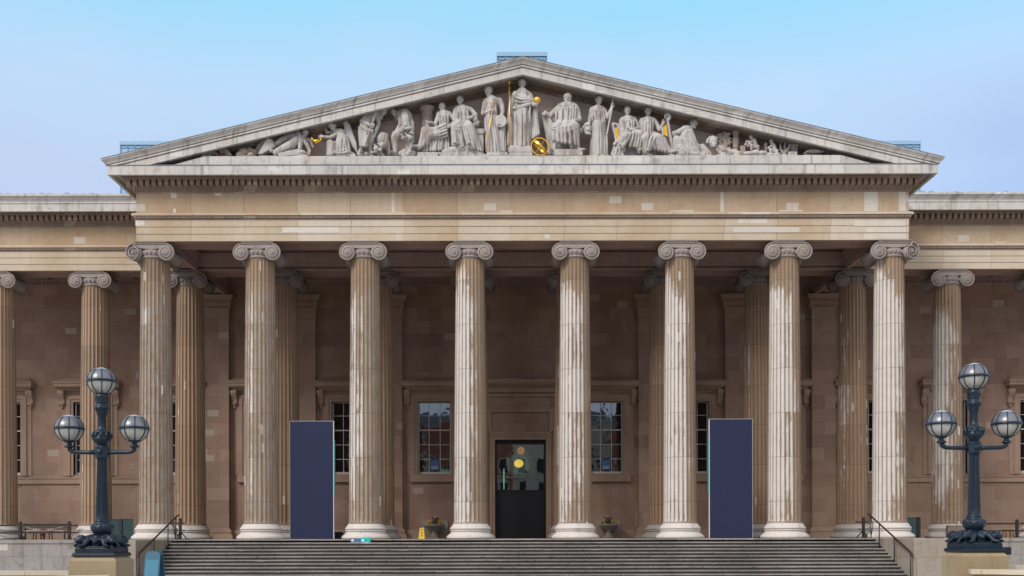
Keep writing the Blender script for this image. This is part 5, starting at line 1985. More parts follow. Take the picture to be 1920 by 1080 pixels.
# --- gilded armillary sphere
r = tag(empty('armillary_sphere', (0, 0, 0)), 'gold open ring sphere standing on the pediment ledge beside the central figure', 'armillary sphere')
c = s.p(702, 884, -.33)
for nm, ax, rad, w_ in (('meridian_ring', Vector((0.15, -1, 0.05)), 0.375, 0.045), ('ecliptic_band', Vector((0.66, -0.10, 0.74)), 0.34, 0.05)):
    ax.normalize()
    u = ax.orthogonal().normalized(); v = ax.cross(u)
    m = MB()
    n = 40
    vs = []
    for i in range(n):
        d = u * math.cos(2 * PI * i / n) + v * math.sin(2 * PI * i / n)
        for rr, ww in ((rad, w_), (rad + .035, w_), (rad + .035, -w_), (rad, -w_)):
            vs.append(c + d * rr + ax * ww)
    fs = []
    for i in range(n):
        j = (i + 1) % n
        for k in range(4):
            q = (k + 1) % 4
            fs.append((i * 4 + k, i * 4 + q, j * 4 + q, j * 4 + k))
    m.add(vs, fs)
    m.build(nm, M['gold'], r)
m = MB(); m.tube([c + Vector((.2, 0, .28)), c - Vector((.2, 0, .28))], 0.016, 8); m.build('axis_rod', M['gold'], r)
m = MB(); m.lathe([(.12, ZL - c.z), (.12, -.42), (.05, -.38), (.001, -.36)], 16, c); m.build('foot', M['gold'], r)

# --- helmeted figure with palette
s = Sculpt(C2)
s.head(1546, 195, -.05, .44, -.55, .25, 'helmet')
s.limb((1520, 300, 0, .14), (1580, 285, 0, .20), (1650, 300, 0, .17))
s.limb((1580, 290, 0, .24), (1575, 380, -.05, .27), (1575, 480, 0, .24))
s.limb((1575, 480, 0, .27), (1590, 680, 0, .28), (1605, 850, 0, .30))
s.folds(((1508, 470), (1650, 470)), ((1530, 868), (1710, 868)), 10, .032, .045, -.05, -.05, .26, seed=11)
s.folds(((1520, 310), (1620, 310)), ((1530, 470), (1630, 460)), 5, .03, .03, -.22, -.2, .08, seed=12)
s.limb((1505, 315, 0, .12), (1482, 440, -.1, .095), (1570, 405, -.32, .075)); s.hand(1570, 405, -.33, 1, -.2, .26, .9)
s.limb((1665, 300, 0, .17), (1695, 350, 0, .12), (1705, 420, -.05, .09), (1675, 530, -.2, .07)); s.hand(1675, 530, -.22, -.4, 1, .26, .8)
s.limb((1690, 420, .1, .10), (1710, 620, .12, .12), (1710, 850, .12, .15))
s.folds(((1660, 590), (1725, 590)), ((1650, 860), (1740, 860)), 5, .035, .05, -.02, -.04, .08, seed=13)
q = s.p(1680, 522, -.26); s.m.lathe([(0.001, -.022), (.27, -.022), (.29, 0), (.27, .022), (.001, .022)], 28, q, 'Y')
s.slab(1520, 1760, 868, 905, -.38, .5); s.slab(1490, 1790, 895, 960, -.4, .5, True)
o = statue(s, 'helmeted standing figure with a round palette and a gold staff left of the centre')
gold_rod(s, (1605, 275, -.32), (1518, 872, -.4), .023, 'staff', o)

# --- seated woman beside a block with a bust
s = Sculpt(C2)
s.head(1226, 285, 0, .42, -.35, .05, 'knot')
s.limb((1190, 395, .05, .15), (1250, 385, .05, .20), (1330, 395, .05, .14))
s.limb((1250, 400, .02, .24), (1255, 470, 0, .24), (1262, 545, 0, .27))
s.limb((1175, 400, .05, .12), (1155, 500, -.05, .11), (1210, 560, -.25, .09))
s.limb((1345, 395, .05, .12), (1405, 455, 0, .095), (1330, 490, -.25, .075)); s.hand(1330, 490, -.26, -1, .1, .26, .7)
s.slab(1262, 1290, 468, 530, -.36, -.26)
s.limb((1240, 545, 0, .24), (1165, 590, -.34, .19), (1165, 700, -.30, .14), (1190, 800, -.25, .10))
s.limb((1280, 545, 0, .24), (1330, 580, -.36, .19), (1380, 720, -.30, .15), (1430, 850, -.2, .11))
s.limb((1250, 560, -.1, .25), (1260, 700, -.12, .25), (1290, 800, -.1, .22))
s.folds(((1140, 590), (1370, 570)), ((1150, 790), (1470, 855)), 12, .035, .05, -.34, -.28, .16, seed=21)
s.folds(((1190, 420), (1310, 410)), ((1200, 540), (1320, 540)), 6, .028, .03, -.2, -.2, .06, sag=6, seed=22)
s.folds(((1150, 560), (1170, 640)), ((1350, 545), (1360, 600)), 4, .03, .03, -.36, -.36, .1, sag=22, seed=23)
s.foot(1195, 800, -.3, -.3); s.foot(1310, 800, -.4, .2)
s.slab(1385, 1498, 605, 660, -.2, .5); s.slab(1400, 1490, 655, 900, -.14, .5, True)
for X, Y, rr in ((1395, 520, .15), (1410, 560, .13), (1385, 570, .12), (1425, 540, .10), (1400, 490, .10)): s.ball(s.p(X, Y, -.05), rr)
s.slab(1130, 1400, 760, 905, .0, .5, True)
statue(s, 'seated draped woman resting her elbow on a block beside the helmeted figure')

# --- rock under her feet
s = Sculpt(C2)
for X, Y, dy, rr in ((1010, 905, -.1, .16), (1080, 880, -.15, .22), (1160, 860, -.15, .26), (1250, 850, -.18, .27), (1340, 860, -.15, .26), (1420, 890, -.1, .2), (1460, 905, -.05, .15)):
    q = s.p(X, Y, dy); s.ell(q, (rr * 1.3, rr, rr * .8)); s.m.box(q.x - rr, q.x + rr, q.y - .2, q.y + .3, ZL, q.z)
statue(s, 'rounded carved rock under the feet of the two seated women', 'carved_rock', 'carving', 'carved rocks in the pediment')

# --- seated woman with a lyre, further left
s = Sculpt(C2)
s.head(1024, 365, 0, .42, -.15, .05, 'knot')
s.limb((990, 450, .05, .14), (1040, 440, .05, .19), (1105, 450, .05, .14))
s.limb((1040, 450, .02, .23), (1045, 530, 0, .23), (1040, 620, 0, .26))
s.limb((1110, 455, .05, .12), (1175, 525, 0, .10), (1105, 585, -.22, .08)); s.hand(1105, 585, -.24, -.8, .5, .26, .5)
s.limb((985, 460, .0, .11), (945, 560, -.15, .09), (870, 545, -.28, .07)); s.hand(870, 545, -.3, -1, -.2, .26, .7)
s.limb((1040, 620, 0, .25), (930, 640, -.25, .20), (825, 625, -.3, .16), (800, 720, -.28, .12), (765, 825, -.25, .09))
s.limb((1050, 640, 0, .25), (960, 680, -.3, .20), (880, 690, -.34, .16), (850, 770, -.3, .13))
s.folds(((1060, 560), (1080, 690)), ((830, 610), (820, 700)), 7, .03, .035, -.30, -.34, .08, sag=24, seed=31)
s.folds(((815, 620), (900, 660)), ((760, 830), (820, 800)), 6, .03, .035, -.34, -.28, .08, seed=32)
s.folds(((830, 720), (1090, 690)), ((820, 860), (1095, 830)), 12, .035, .05, -.12, -.14, .12, seed=33)
s.folds(((990, 460), (1090, 455)), ((1010, 590), (1090, 600)), 6, .026, .028, -.2, -.2, .05, sag=6, seed=34)
s.foot(765, 825, -.28, -.8)
s.slab(820, 920, 520, 542, -.36, -.22); s.limb((830, 540, -.3, .04), (838, 560, -.3, .04), (880, 610, -.3, .05)); s.limb((840, 530, -.3, .05), (880, 640, -.32, .07), (920, 700, -.34, .06))
s.slab(830, 1095, 690, 905, -.02, .5, True); s.slab(740, 1000, 870, 905, -.3, .5, True)
statue(s, 'seated draped woman holding a small scroll in front of the carved column stub')

# --- column stub
q = W(660 + 858 / 6, 0, -.62)
m = MB()
zt = W(660 + 858 / 6, 140 + 378 / 6, -.62).z
m.lathe([(.27, ZL)] + [(.27, ZL + .02), (.26, zt - .36), (.29, zt - .33), (.29, zt - .29), (.26, zt - .26), (.30, zt - .16), (.38, zt - .10), (.38, zt), (.001, zt)], 32, (q.x, -.66, 0))
for i in range(16):
    a = 2 * PI * i / 16
    m.tube([(q.x + .262 * math.cos(a), -.66 + .262 * math.sin(a), ZL), (q.x + .255 * math.cos(a), -.66 + .255 * math.sin(a), zt - .36)], .022, 6)
tag(m.build('column_stub', M['relief']), 'short carved column standing behind the seated women', 'column')

# --- stooping man seen from behind with a fleece
s = Sculpt(C2)
s.head(490, 420, .15, .42, -.6, .5, 'knot')
s.limb((560, 440, .05, .2), (610, 440, .08, .22), (640, 470, .1, .2))
s.limb((600, 440, 0, .25), (612, 520, -.05, .26), (625, 600, 0, .27))
s.cap(s.p(600, 430, -.22), .03, s.p(605, 560, -.27), .03)
s.limb((548, 445, 0, .13), (556, 560, -.12, .10), (505, 645, -.2, .075)); s.hand(505, 645, -.22, -.6, .6, .26, .5)
s.limb((655, 480, .1, .12), (690, 560, .1, .10))
s.limb((605, 610, 0, .22), (545, 660, -.12, .19), (485, 700, -.2, .15), (488, 760, -.15, .13), (500, 890, -.1, .085)); s.foot(500, 895, -.15, -.4)
s.limb((630, 640, .05, .2), (640, 760, .1, .15), (640, 900, .12, .09)); s.foot(650, 895, .05, .4)
rn = random.Random(5)
for i in range(34):
    s.ball(s.p(rn.uniform(570, 695), rn.uniform(585, 725), rn.uniform(-.32, -.12)), rn.uniform(.05, .085))
s.folds(((660, 500), (700, 540)), ((650, 900), (700, 760)), 4, .035, .05, -.02, 0, .04, seed=42)
s.limb((600, 610, -.2, .06), (560, 640, -.3, .06)); s.ball(s.p(610, 570, -.3), .08)
for X, Y, rr in ((560, 890, .13), (600, 870, .14), (640, 895, .14), (590, 910, .13), (700, 890, .12)): s.ball(s.p(X, Y, -.05), rr)
statue(s, 'stooping man seen from behind with a shaggy fleece at his hips')

# --- humped animal between the two stooping men
s = Sculpt(C2)
s.ell(s.p(360, 735, .1), (.30, .32, .34)); s.ell(s.p(400, 760, .1), (.16, .3, .40))
s.ell(s.p(355, 800, -.12), (.17, .18, .15)); s.ell(s.p(282, 835, -.2), (.13, .16, .15)); s.ball(s.p(330, 845, -.25), .09)
for a in ((265, 790), (305, 780), (375, 800)): s.ball(s.p(a[0], a[1], -.2), .055)
s.limb((410, 780, .05, .08), (425, 890, .05, .06)); s.limb((290, 860, -.1, .08), (310, 905, -.1, .06)); s.limb((330, 870, -.1, .07), (360, 910, -.1, .06)); s.limb((400, 680, -.1, .035), (425, 760, -.1, .03), (430, 860, -.1, .025))
statue(s, 'crouching carved beast with lowered head between the two stooping men', 'carved_beast', 'statue', None)

# --- stooping man with a staff
s = Sculpt(C2)
s.head(362, 405, 0, .42, .75, .45, 'wreath')
s.limb((190, 450, 0, .17), (250, 440, .05, .2), (300, 440, .1, .16))
s.limb((235, 455, .05, .23), (195, 530, 0, .25), (165, 620, 0, .25))
s.limb((185, 450, -.05, .13), (118, 525, -.15, .10), (220, 572, -.32, .08)); s.hand(220, 572, -.33, 1, -.05, .27, .8)
s.limb((300, 465, .1, .13), (312, 560, .08, .10), (275, 650, -.05, .075)); s.hand(275, 655, -.08, -.4, .8, .26, .5)
s.limb((165, 620, 0, .25), (150, 720, -.02, .22), (140, 790, 0, .16))
s.folds(((95, 590), (235, 610)), ((110, 800), (185, 800)), 8, .035, .04, -.1, -.08, .2, seed=51)
s.folds(((110, 560), (120, 610)), ((240, 620), (230, 660)), 3, .035, .035, -.25, -.25, .06, sag=14, seed=52)
s.limb((200, 640, 0, .2), (228, 710, -.1, .14), (215, 790, -.05, .11), (222, 885, -.05, .075)); s.foot(225, 895, -.1, .9)
s.limb((150, 740, .05, .15), (120, 830, .08, .1), (75, 890, .1, .08)); s.foot(80, 895, .02, .5)
s.cap(s.p(297, 372, -.3), .035, s.p(160, 765, -.36), .032)
for X, Y, rr in ((100, 900, .14), (170, 900, .13), (240, 915, .12)): s.ball(s.p(X, Y, .0), rr)
statue(s, 'stooping bare armed man leaning on a long staff, left half of the pediment')

# --- kneeling winged figure with gold lamp
s = Sculpt(C1)
s.head(1500, 312, -.05, .42, -.75, .25, 'wreath')
s.limb((1560, 385, 0, .17), (1600, 390, .05, .17))
s.limb((1580, 395, 0, .21), (1595, 470, -.03, .23), (1570, 560, -.05, .26))
s.limb((1550, 400, -.1, .10), (1465, 440, -.2, .08), (1400, 432, -.28, .065)); s.hand(1400, 432, -.28, -1, .1, .25, .6)
s.limb((1540, 380, .12, .09), (1440, 390, .1, .07), (1425, 350, .08, .055))
s.limb((1560, 560, 0, .25), (1500, 560, -.2, .17), (1470, 500, -.22, .16), (1460, 600, -.18, .13))
s.limb((1580, 590, -.1, .2), (1680, 610, -.05, .12), (1720, 620, -.05, .07))
s.folds(((1455, 480), (1520, 490)), ((1445, 620), (1520, 620)), 5, .03, .035, -.3, -.28, .05, seed=61)
s.folds(((1560, 400), (1640, 420)), ((1520, 600), (1680, 600)), 9, .03, .042, -.2, -.22, .1, sag=-8, seed=62)
s.folds(((1500, 580), (1520, 620)), ((1640, 560), (1660, 620)), 3, .035, .035, -.32, -.3, .06, sag=14, seed=63)
for i in range(7):
    t = i / 6
    s.limb((1625 + 40 * t, 285 - 10 * math.sin(PI * t) + 25 * t, .05, .08), (1655 + 50 * t, 400 + 20 * t, 0, .075), (1720 + 20 * t, 500 + 40 * (1 - t), -.02, .05), (1735 + 18 * t, 560 + 35 * t, 0, .03))
s.ball(s.p(1640, 290, .05), .11)
s.slab(1440, 1740, 615, 660, -.3, .5, True)
o = statue(s, 'kneeling winged figure holding out a small gold lamp')
m = MB()
c = s.p(1328, 478, -.3)
m.ell(c, (.17, .09, .075)); m.tube([c + Vector((-.12, 0, .03)), c + Vector((-.2, 0, .09)), c + Vector((-.21, 0, .16))], [.05, .045, .035], 8)
m.tube([c + Vector((.13, 0, .0)), c + Vector((.20, 0, .06)), c + Vector((.16, 0, .14)), c + Vector((.08, 0, .12))], .026, 8); m.lathe([(.09, -.1), (.05, -.07), (.05, -.03)], 12, c)
m.build('lamp', M['gold'], o)

# --- man emerging from the rock
s = Sculpt(C1)
s.head(1205, 388, .0, .42, .55, .45, 'knot')
s.limb((1110, 420, 0, .17), (1040, 430, .02, .17), (960, 470, 0, .15), (880, 520, 0, .12))
s.limb((1120, 460, -.1, .2), (1060, 520, -.12, .22), (980, 560, -.15, .2), (900, 600, -.15, .16))
s.limb((1130, 400, -.05, .15), (1160, 470, -.15, .11), (1150, 560, -.2, .09))
s.limb((1170, 440, 0, .14), (1230, 520, -.1, .10), (1255, 590, -.15, .075)); s.hand(1250, 585, -.17, -.2, 1, .25, .5)
s.limb((1160, 450, .05, .1), (1260, 470, .0, .08), (1290, 540, -.05, .06))
for i in range(5): s.limb((930 + 8 * i, 615 + 4 * i, -.3, .05), (1040, 590 + 9 * i, -.36, .05), (1130 + 10 * i, 570 + 10 * i, -.3, .045))
s.ell(s.p(1170, 605, -.2), (.21, .2, .13)); s.slab(920, 1225, 620, 660, -.35, .5, True)
statue(s, 'bare backed man pushing himself up on his arms near the left corner')
s = Sculpt(C1)
a = [s.p(X, Y, 0) for X, Y in ((725, 640), (765, 640), (900, 560), (880, 490), (820, 470))]
s.m.prism_y([(p.x, p.z) for p in a], s.y0 - .3, s.y0 + .25)
b_ = [s.p(X, Y, .3) for X, Y in ((690, 640), (760, 640), (800, 480), (770, 480), (695, 560))]
s.m.prism_y([(p.x, p.z) for p in b_], s.y0 + .1, s.y0 + .5)
for X, Y, rr in ((840, 500, .12), (860, 530, .12), (810, 560, .1), (850, 580, .1)): s.ball(s.p(X, Y, -.2), rr)
s.slab(720, 900, 630, 665, -.3, .5, True)
statue(s, 'slanting broken rock slab behind the crouched man at the left', 'carved_rock', 'carving', 'carved rocks in the pediment')
s = Sculpt(C1)
for X, Y, dy, rr in ((520, 620, -.1, .15), (560, 600, 0, .2), (620, 590, .1, .19), (660, 600, .1, .18), (630, 625, -.2, .12), (500, 630, -.1, .1), (540, 585, -.1, .1)):
    s.ell(s.p(X, Y, dy), (rr * 1.3, rr, rr))
s.slab(480, 680, 625, 665, -.2, .5, True)
statue(s, 'low lumpy carved rock in the left corner of the pediment', 'carved_rock', 'carving', 'carved rocks in the pediment', 'relief')
s = Sculpt(C1)
s.limb((345, 555, .05, .12), (370, 590, 0, .14), (400, 620, -.1, .09)); s.ball(s.p(330, 590, .1), .16); s.limb((370, 560, -.1, .05), (420, 625, -.15, .05))
s.slab(310, 430, 625, 665, -.1, .5, True)
statue(s, 'tilted brown carved shell in the left corner of the pediment', 'carved_shell', 'carving', None, 'relief')
s = Sculpt(C1)
s.limb((115, 610, 0, .07), (180, 600, 0, .1), (250, 605, .05, .1), (285, 625, .1, .07)); s.limb((115, 630, -.05, .05), (200, 630, -.05, .06))
for i in range(7): s.ball(s.p(140 + 18 * i, 595, -.08), .035)
s.slab(105, 290, 632, 665, -.1, .4, True)
statue(s, 'flat carved reptile lying in the far left corner of the pediment', 'carved_reptile', 'carving', None)

# --- turbaned man on a throne
s = Sculpt(C3)
s.head(1000, 375, -.05, .45, -.05, .1, 'turban')
s.limb((920, 460, .05, .17), (1000, 445, .05, .22), (1075, 460, .05, .17))
s.limb((1000, 460, 0, .28), (990, 540, 0, .30), (980, 620, 0, .31))
s.limb((895, 475, 0, .14), (810, 560, -.05, .12), (760, 520, -.2, .085)); s.hand(760, 520, -.22, -.5, .9, .28, .9)
s.limb((1095, 480, 0, .14), (1128, 590, -.1, .11), (1050, 618, -.34, .085)); s.hand(1050, 618, -.35, -1, .1, .28, .5)
s.limb((950, 620, 0, .26), (885, 670, -.36, .2), (885, 800, -.3, .17))
s.limb((1010, 620, 0, .26), (1080, 670, -.38, .2), (1085, 820, -.32, .17))
s.limb((980, 660, -.2, .28), (985, 780, -.18, .3))
s.folds(((845, 680), (1110, 660)), ((850, 810), (1110, 860)), 10, .04, .05, -.44, -.40, .10, seed=71)
s.folds(((850, 640), (860, 720)), ((1100, 640), (1090, 700)), 6, .035, .035, -.44, -.44, .06, sag=36, seed=72)
s.folds(((880, 470), (1090, 470)), ((880, 640), (1080, 630)), 11, .035, .035, -.18, -.22, .16, sag=0, seed=73)
for k in range(3): s.limb((940 + 14 * k, 440, -.15, .035), (985 + 5 * k, 520 + 16 * k, -.34, .035), (1065 - 12 * k, 440, -.15, .035))
s.limb((865, 830, -.25, .1), (850, 920, -.3, .09)); s.foot(850, 935, -.32, -.4, .36)
s.limb((1095, 850, -.28, .1), (1125, 920, -.3, .08)); s.foot(1130, 935, -.32, .5, .36)
s.ball(s.p(1040, 880, -.38), .09)
a = [s.p(X, Y, 0) for X, Y in ((795, 975), (840, 975), (840, 640), (800, 560), (725, 560), (770, 760))]
s.m.prism_y([(p.x, p.z) for p in a], s.y0 - .12, s.y0 + .45)
s.slab(835, 1130, 640, 960, .1, .5, True)
s.ell(s.p(1140, 720, 0), (.10, .15, .16))
s.slab(850, 1160, 905, 980, -.42, .5, True)
statue(s, 'bearded seated man in a turban on a stone chair right of the centre')

# --- standing woman with mask and spear
s = Sculpt(C4)
s.head(282, 300, 0, .43, .5, .0, 'knot')
s.limb((205, 420, .03, .14), (270, 405, .03, .19), (330, 415, .03, .14))
s.limb((268, 420, 0, .23), (275, 480, -.03, .24), (280, 560, 0, .23))
s.limb((280, 560, 0, .27), (280, 750, 0, .28), (275, 930, 0, .30))
s.folds(((205, 560), (355, 560)), ((190, 948), (362, 945)), 12, .03, .042, -.05, -.05, .27, seed=81)
s.folds(((215, 420), (335, 420)), ((210, 550), (350, 555)), 8, .026, .03, -.14, -.14, .12, seed=82)
s.limb((200, 425, .02, .12), (182, 500, 0, .10), (172, 560, -.12, .075)); s.hand(172, 560, -.14, -.2, 1, .26, .7)
s.limb((345, 425, .02, .12), (385, 515, -.05, .10), (435, 395, -.2, .07)); s.hand(438, 395, -.2, .1, -1, .26, .9)
s.ell(s.p(145, 640, -.12), (.19, .13, .28)); s.ell(s.p(135, 600, -.22), (.13, .07, .06)); s.ell(s.p(150, 655, -.22), (.07, .07, .06)); s.limb((130, 700, -.2, .05), (175, 705, -.2, .05)); s.ball(s.p(110, 630, -.15), .1)
s.cap(s.p(452, 285, -.24), .025, s.p(440, 400, -.24), .04); s.cap(s.p(440, 400, -.24), .042, s.p(378, 708, -.24), .045)
s.cap(s.p(375, 730, -.1), .055, s.p(378, 940, -.1), .055)
s.slab(170, 400, 948, 985, -.36, .5, True)
statue(s, 'standing woman in a long pleated robe with a theatre mask and a spear')

# --- seated woman with lyre (gold strings)
s = Sculpt(C4)
s.head(620, 430, 0, .42, .02, .05, 'knot')
s.limb((560, 545, .05, .14), (625, 530, .05, .19), (700, 545, .05, .14))
s.limb((625, 545, .02, .23), (625, 610, 0, .24), (630, 690, 0, .26))
s.limb((715, 555, .05, .12), (755, 640, -.05, .10), (690, 655, -.28, .075)); s.hand(690, 655, -.3, -1, 0, .26, .5)
s.limb((550, 550, .05, .12), (545, 640, 0, .10), (580, 690, -.25, .075))
s.limb((610, 700, 0, .24), (580, 740, -.34, .19), (540, 800, -.3, .16), (575, 900, -.25, .09))
s.limb((660, 700, 0, .24), (760, 710, -.32, .19), (740, 800, -.25, .14), (760, 920, -.2, .08))
s.folds(((555, 700), (800, 690)), ((470, 830), (770, 860)), 11, .035, .042, -.36, -.30, .1, sag=12, seed=91)
s.folds(((480, 830), (560, 820)), ((440, 950), (560, 945)), 6, .035, .045, -.2, -.2, .08, seed=92)
s.folds(((570, 545), (700, 545)), ((590, 680), (700, 680)), 7, .026, .028, -.18, -.2, .08, seed=93)
for k in range(3): s.limb((580 + 10 * k, 550, -.16, .028), (630, 590 + 20 * k, -.28, .028), (690 - 10 * k, 550, -.16, .028))
s.foot(580, 900, -.3, -.3); s.foot(760, 920, -.25, .2)
s.limb((448, 600, -.15, .075), (470, 700, -.15, .045), (490, 795, -.15, .06)); s.limb((448, 585, -.15, .06), (500, 590, -.15, .05), (535, 680, -.15, .05), (540, 780, -.15, .05)); s.limb((480, 800, -.15, .05), (560, 800, -.15, .05))
s.slab(560, 790, 720, 985, .05, .5, True); s.slab(440, 580, 935, 985, -.3, .4, True)
o = statue(s, 'seated draped woman with a gold stringed lyre at her left side, right half')
m = MB(); pp = [s.p(X, Y, -.17) for X, Y in ((462, 640), (505, 625), (528, 770), (490, 782))]
m.prism_y([(p.x, p.z) for p in pp][::-1], s.y0 - .19, s.y0 - .14); m.build('lyre_strings', M['gold_paint'], o)

# --- seated woman with harp
s = Sculpt(C4)
s.head(868, 435, 0, .42, .15, .05, 'knot')
s.limb((800, 550, .05, .14), (865, 540, .05, .19), (935, 550, .05, .14))
s.limb((865, 555, .02, .23), (862, 640, 0, .24), (860, 720, 0, .26))
s.limb((790, 560, .05, .12), (780, 660, -.05, .10), (830, 720, -.25, .08))
s.limb((950, 560, .05, .12), (1005, 660, -.05, .10), (1045, 590, -.2, .07)); s.hand(1045, 590, -.22, .2, -1, .26, .8)
s.limb((845, 730, 0, .24), (825, 760, -.36, .19), (850, 850, -.3, .14), (855, 940, -.25, .08))
s.limb((890, 730, 0, .24), (990, 750, -.34, .19), (1070, 830, -.28, .14), (1140, 930, -.2, .08))
s.folds(((810, 740), (1010, 740)), ((815, 950), (900, 880)), 7, .035, .042, -.38, -.26, .1, seed=101)
s.folds(((930, 730), (1060, 760)), ((950, 880), (1150, 930)), 8, .035, .045, -.38, -.24, .06, sag=14, seed=102)
s.folds(((810, 560), (930, 560)), ((810, 710), (920, 710)), 7, .026, .028, -.18, -.22, .08, seed=103)
for k in range(4): s.limb((810 + 8 * k, 560, -.16, .028), (868, 600 + 25 * k, -.28, .028), (930 - 8 * k, 560, -.16, .028))
s.foot(855, 940, -.3, .0); s.foot(1140, 935, -.25, .8)
s.cap(s.p(1100, 540, -.2), .06, s.p(1172, 950, -.2), .06); s.cap(s.p(1035, 600, -.16), .04, s.p(1045, 730, -.16), .05)
for i in range(12):
    a0, a1 = 2 * PI * i / 8, 2 * PI * (i + 1) / 8
    r0, r1 = .17 - .011 * i, .17 - .011 * (i + 1)
    q = s.p(1096, 498, -.2)
    s.cap(q + Vector((r0 * math.cos(a0 - 1), 0, r0 * math.sin(a0 - 1))), .035, q + Vector((r1 * math.cos(a1 - 1), 0, r1 * math.sin(a1 - 1))), .035)
s.slab(780, 960, 770, 985, .05, .5, True); s.slab(800, 910, 940, 985, -.3, .4, True); s.slab(1120, 1190, 945, 985, -.3, .4, True)
o = statue(s, 'seated draped woman with a scroll topped harp, beside the one with the lyre')
m = MB(); pp = [s.p(X, Y, -.18) for X, Y in ((1048, 625), (1088, 590), (1104, 742), (1048, 715))]
m.prism_y([(p.x, p.z) for p in pp][::-1], s.y0 - .2, s.y0 - .15); m.build('harp_strings', M['gold_paint'], o)

# --- reclining woman
s = Sculpt(C4)
s.head(1412, 580, .0, .44, .7, .35, 'wreath')
s.limb((1300, 650, 0, .17), (1350, 650, .05, .18))
s.limb((1320, 660, 0, .21), (1300, 720, 0, .24), (1270, 800, 0, .28))
s.limb((1300, 650, -.1, .13), (1200, 690, -.15, .10), (1180, 720, -.15, .09))
s.limb((1360, 660, .05, .12), (1400, 760, .0, .10), (1440, 850, -.15, .075)); s.hand(1440, 850, -.18, .6, .6, .26, .5)
s.limb((1240, 800, -.1, .26), (1210, 780, -.2, .2), (1220, 900, -.15, .2))
s.limb((1260, 840, -.1, .28), (1380, 900, -.15, .18), (1500, 935, -.15, .11), (1600, 950, -.15, .08))
s.limb((1240, 870, -.25, .2), (1330, 930, -.28, .12), (1460, 950, -.3, .07)); s.hand(1480, 950, -.3, 1, .05, .26, .4)
s.folds(((1200, 760), (1300, 780)), ((1220, 950), (1420, 945)), 8, .04, .045, -.32, -.28, .06, seed=111)
s.folds(((1320, 680), (1380, 660)), ((1360, 880), (1480, 880)), 7, .032, .036, -.22, -.2, .06, sag=-6, seed=112)
s.folds(((1400, 850), (1520, 840)), ((1430, 940), (1610, 940)), 8, .032, .035, -.22, -.22, .06, seed=113)
s.limb((1180, 700, -.15, .12), (1230, 690, -.2, .1)); s.slab(1200, 1620, 945, 985, -.34, .5, True)
statue(s, 'reclining draped woman with curled hair leaning over a lion, right half')

# --- the lion and the small carvings of the right corner
s = Sculpt(C5)
s.ell(s.p(525, 410, -.12), (.21, .2, .22)); s.ell(s.p(535, 435, -.28), (.11, .12, .10)); s.ball(s.p(530, 450, -.36), .05)
rn = random.Random(9)
for i in range(24):
    a = R(rn.uniform(20, 330)); s.ball(s.p(520 + 52 * math.cos(a), 405 + 45 * math.sin(a), rn.uniform(-.2, .02)), rn.uniform(.05, .085))
for k in (-1, 1): s.ell(s.p(533 + 18 * k, 415, -.28), (.035, .03, .025)); s.ball(s.p(525 + 40 * k, 372, -.14), .055)
s.limb((590, 480, 0, .2), (680, 510, 0, .17), (760, 515, .05, .13)); s.limb((560, 480, -.15, .1), (600, 520, -.2, .08), (690, 535, -.25, .06)); s.limb((740, 510, -.1, .12), (790, 520, -.15, .09), (740, 540, -.2, .06))
s.slab(560, 810, 530, 580, -.3, .5, True)
statue(s, 'carved lion lying with curly mane next to the reclining woman', 'carved_lion')
s = Sculpt(C5)
for i in range(40): s.limb((rn.uniform(560, 700), rn.uniform(310, 470), rn.uniform(.1, .4), .035), (rn.uniform(580, 700), rn.uniform(320, 470), rn.uniform(.1, .4), .06))
s.limb((640, 330, .3, .12), (650, 400, .25, .13), (640, 480, .2, .14), (650, 540, .2, .15)); s.slab(590, 700, 500, 580, .05, .5, True)
statue(s, 'tuft of carved brown foliage behind the lion', 'carved_foliage', 'carving', None, 'relief')
s = Sculpt(C5)
q = s.p(750, 400, .2)
s.m.lathe([(.12, ZL), (.12, q.z - .32), (.16, q.z - .3), (.13, q.z - .24), (.17, q.z), (.16, q.z + .12), (.11, q.z + .2), (.16, q.z + .4), (.17, q.z + .44), (.001, q.z + .44)], 20, (q.x, q.y, 0))
s.slab(800, 850, 440, 580, .0, .4, True); s.limb((760, 500, 0, .08), (810, 545, -.05, .06))
statue(s, 'brown carved vase standing behind the paws of the lion', 'carved_vase', 'carving', None, 'relief', .02)
for X0, Y0, hx, hy, lb in ((935, 430, 905, 362, 'crouching carved child on the rock, nearer the vase'), (1125, 475, 1106, 402, 'seated carved child with a shell, nearer the right corner')):
    s = Sculpt(C5)
    s.head(hx, hy, 0, .24, -.4, .2, 'wreath')
    s.limb((X0, Y0 - 40, 0, .1), (X0 + 10, Y0, 0, .12), (X0 + 12, Y0 + 25, 0, .12))
    s.limb((X0 - 10, Y0 - 35, -.05, .06), (X0 - 40, Y0 - 15, -.12, .05), (X0 - 50, Y0 - 5, -.15, .04))
    s.limb((X0, Y0 + 30, -.05, .09), (X0 - 25, Y0 + 10, -.15, .075), (X0 - 25, Y0 + 55, -.12, .05)); s.limb((X0 + 20, Y0 + 30, -.05, .09), (X0 + 40, Y0 + 20, -.1, .07), (X0 + 40, Y0 + 60, -.1, .05), (X0 + 10, Y0 + 62, -.14, .045))
    if X0 < 1000:
        for i in range(10): s.ball(s.p(rn.uniform(850, 895), rn.uniform(370, 460), rn.uniform(-.1, .1)), .06)
    statue(s, lb, 'carved_child', 'statue', 'carved children at the right corner', 'statue', .018)
s = Sculpt(C5)
for X, Y, rr in ((870, 530, .16), (940, 525, .2), (1010, 530, .2), (1090, 545, .17), (1160, 545, .17), (1230, 550, .14)): s.ell(s.p(X, Y, -.05), (rr * 1.4, rr * 1.3, rr * .75))
s.slab(850, 1260, 540, 580, -.25, .5, True)
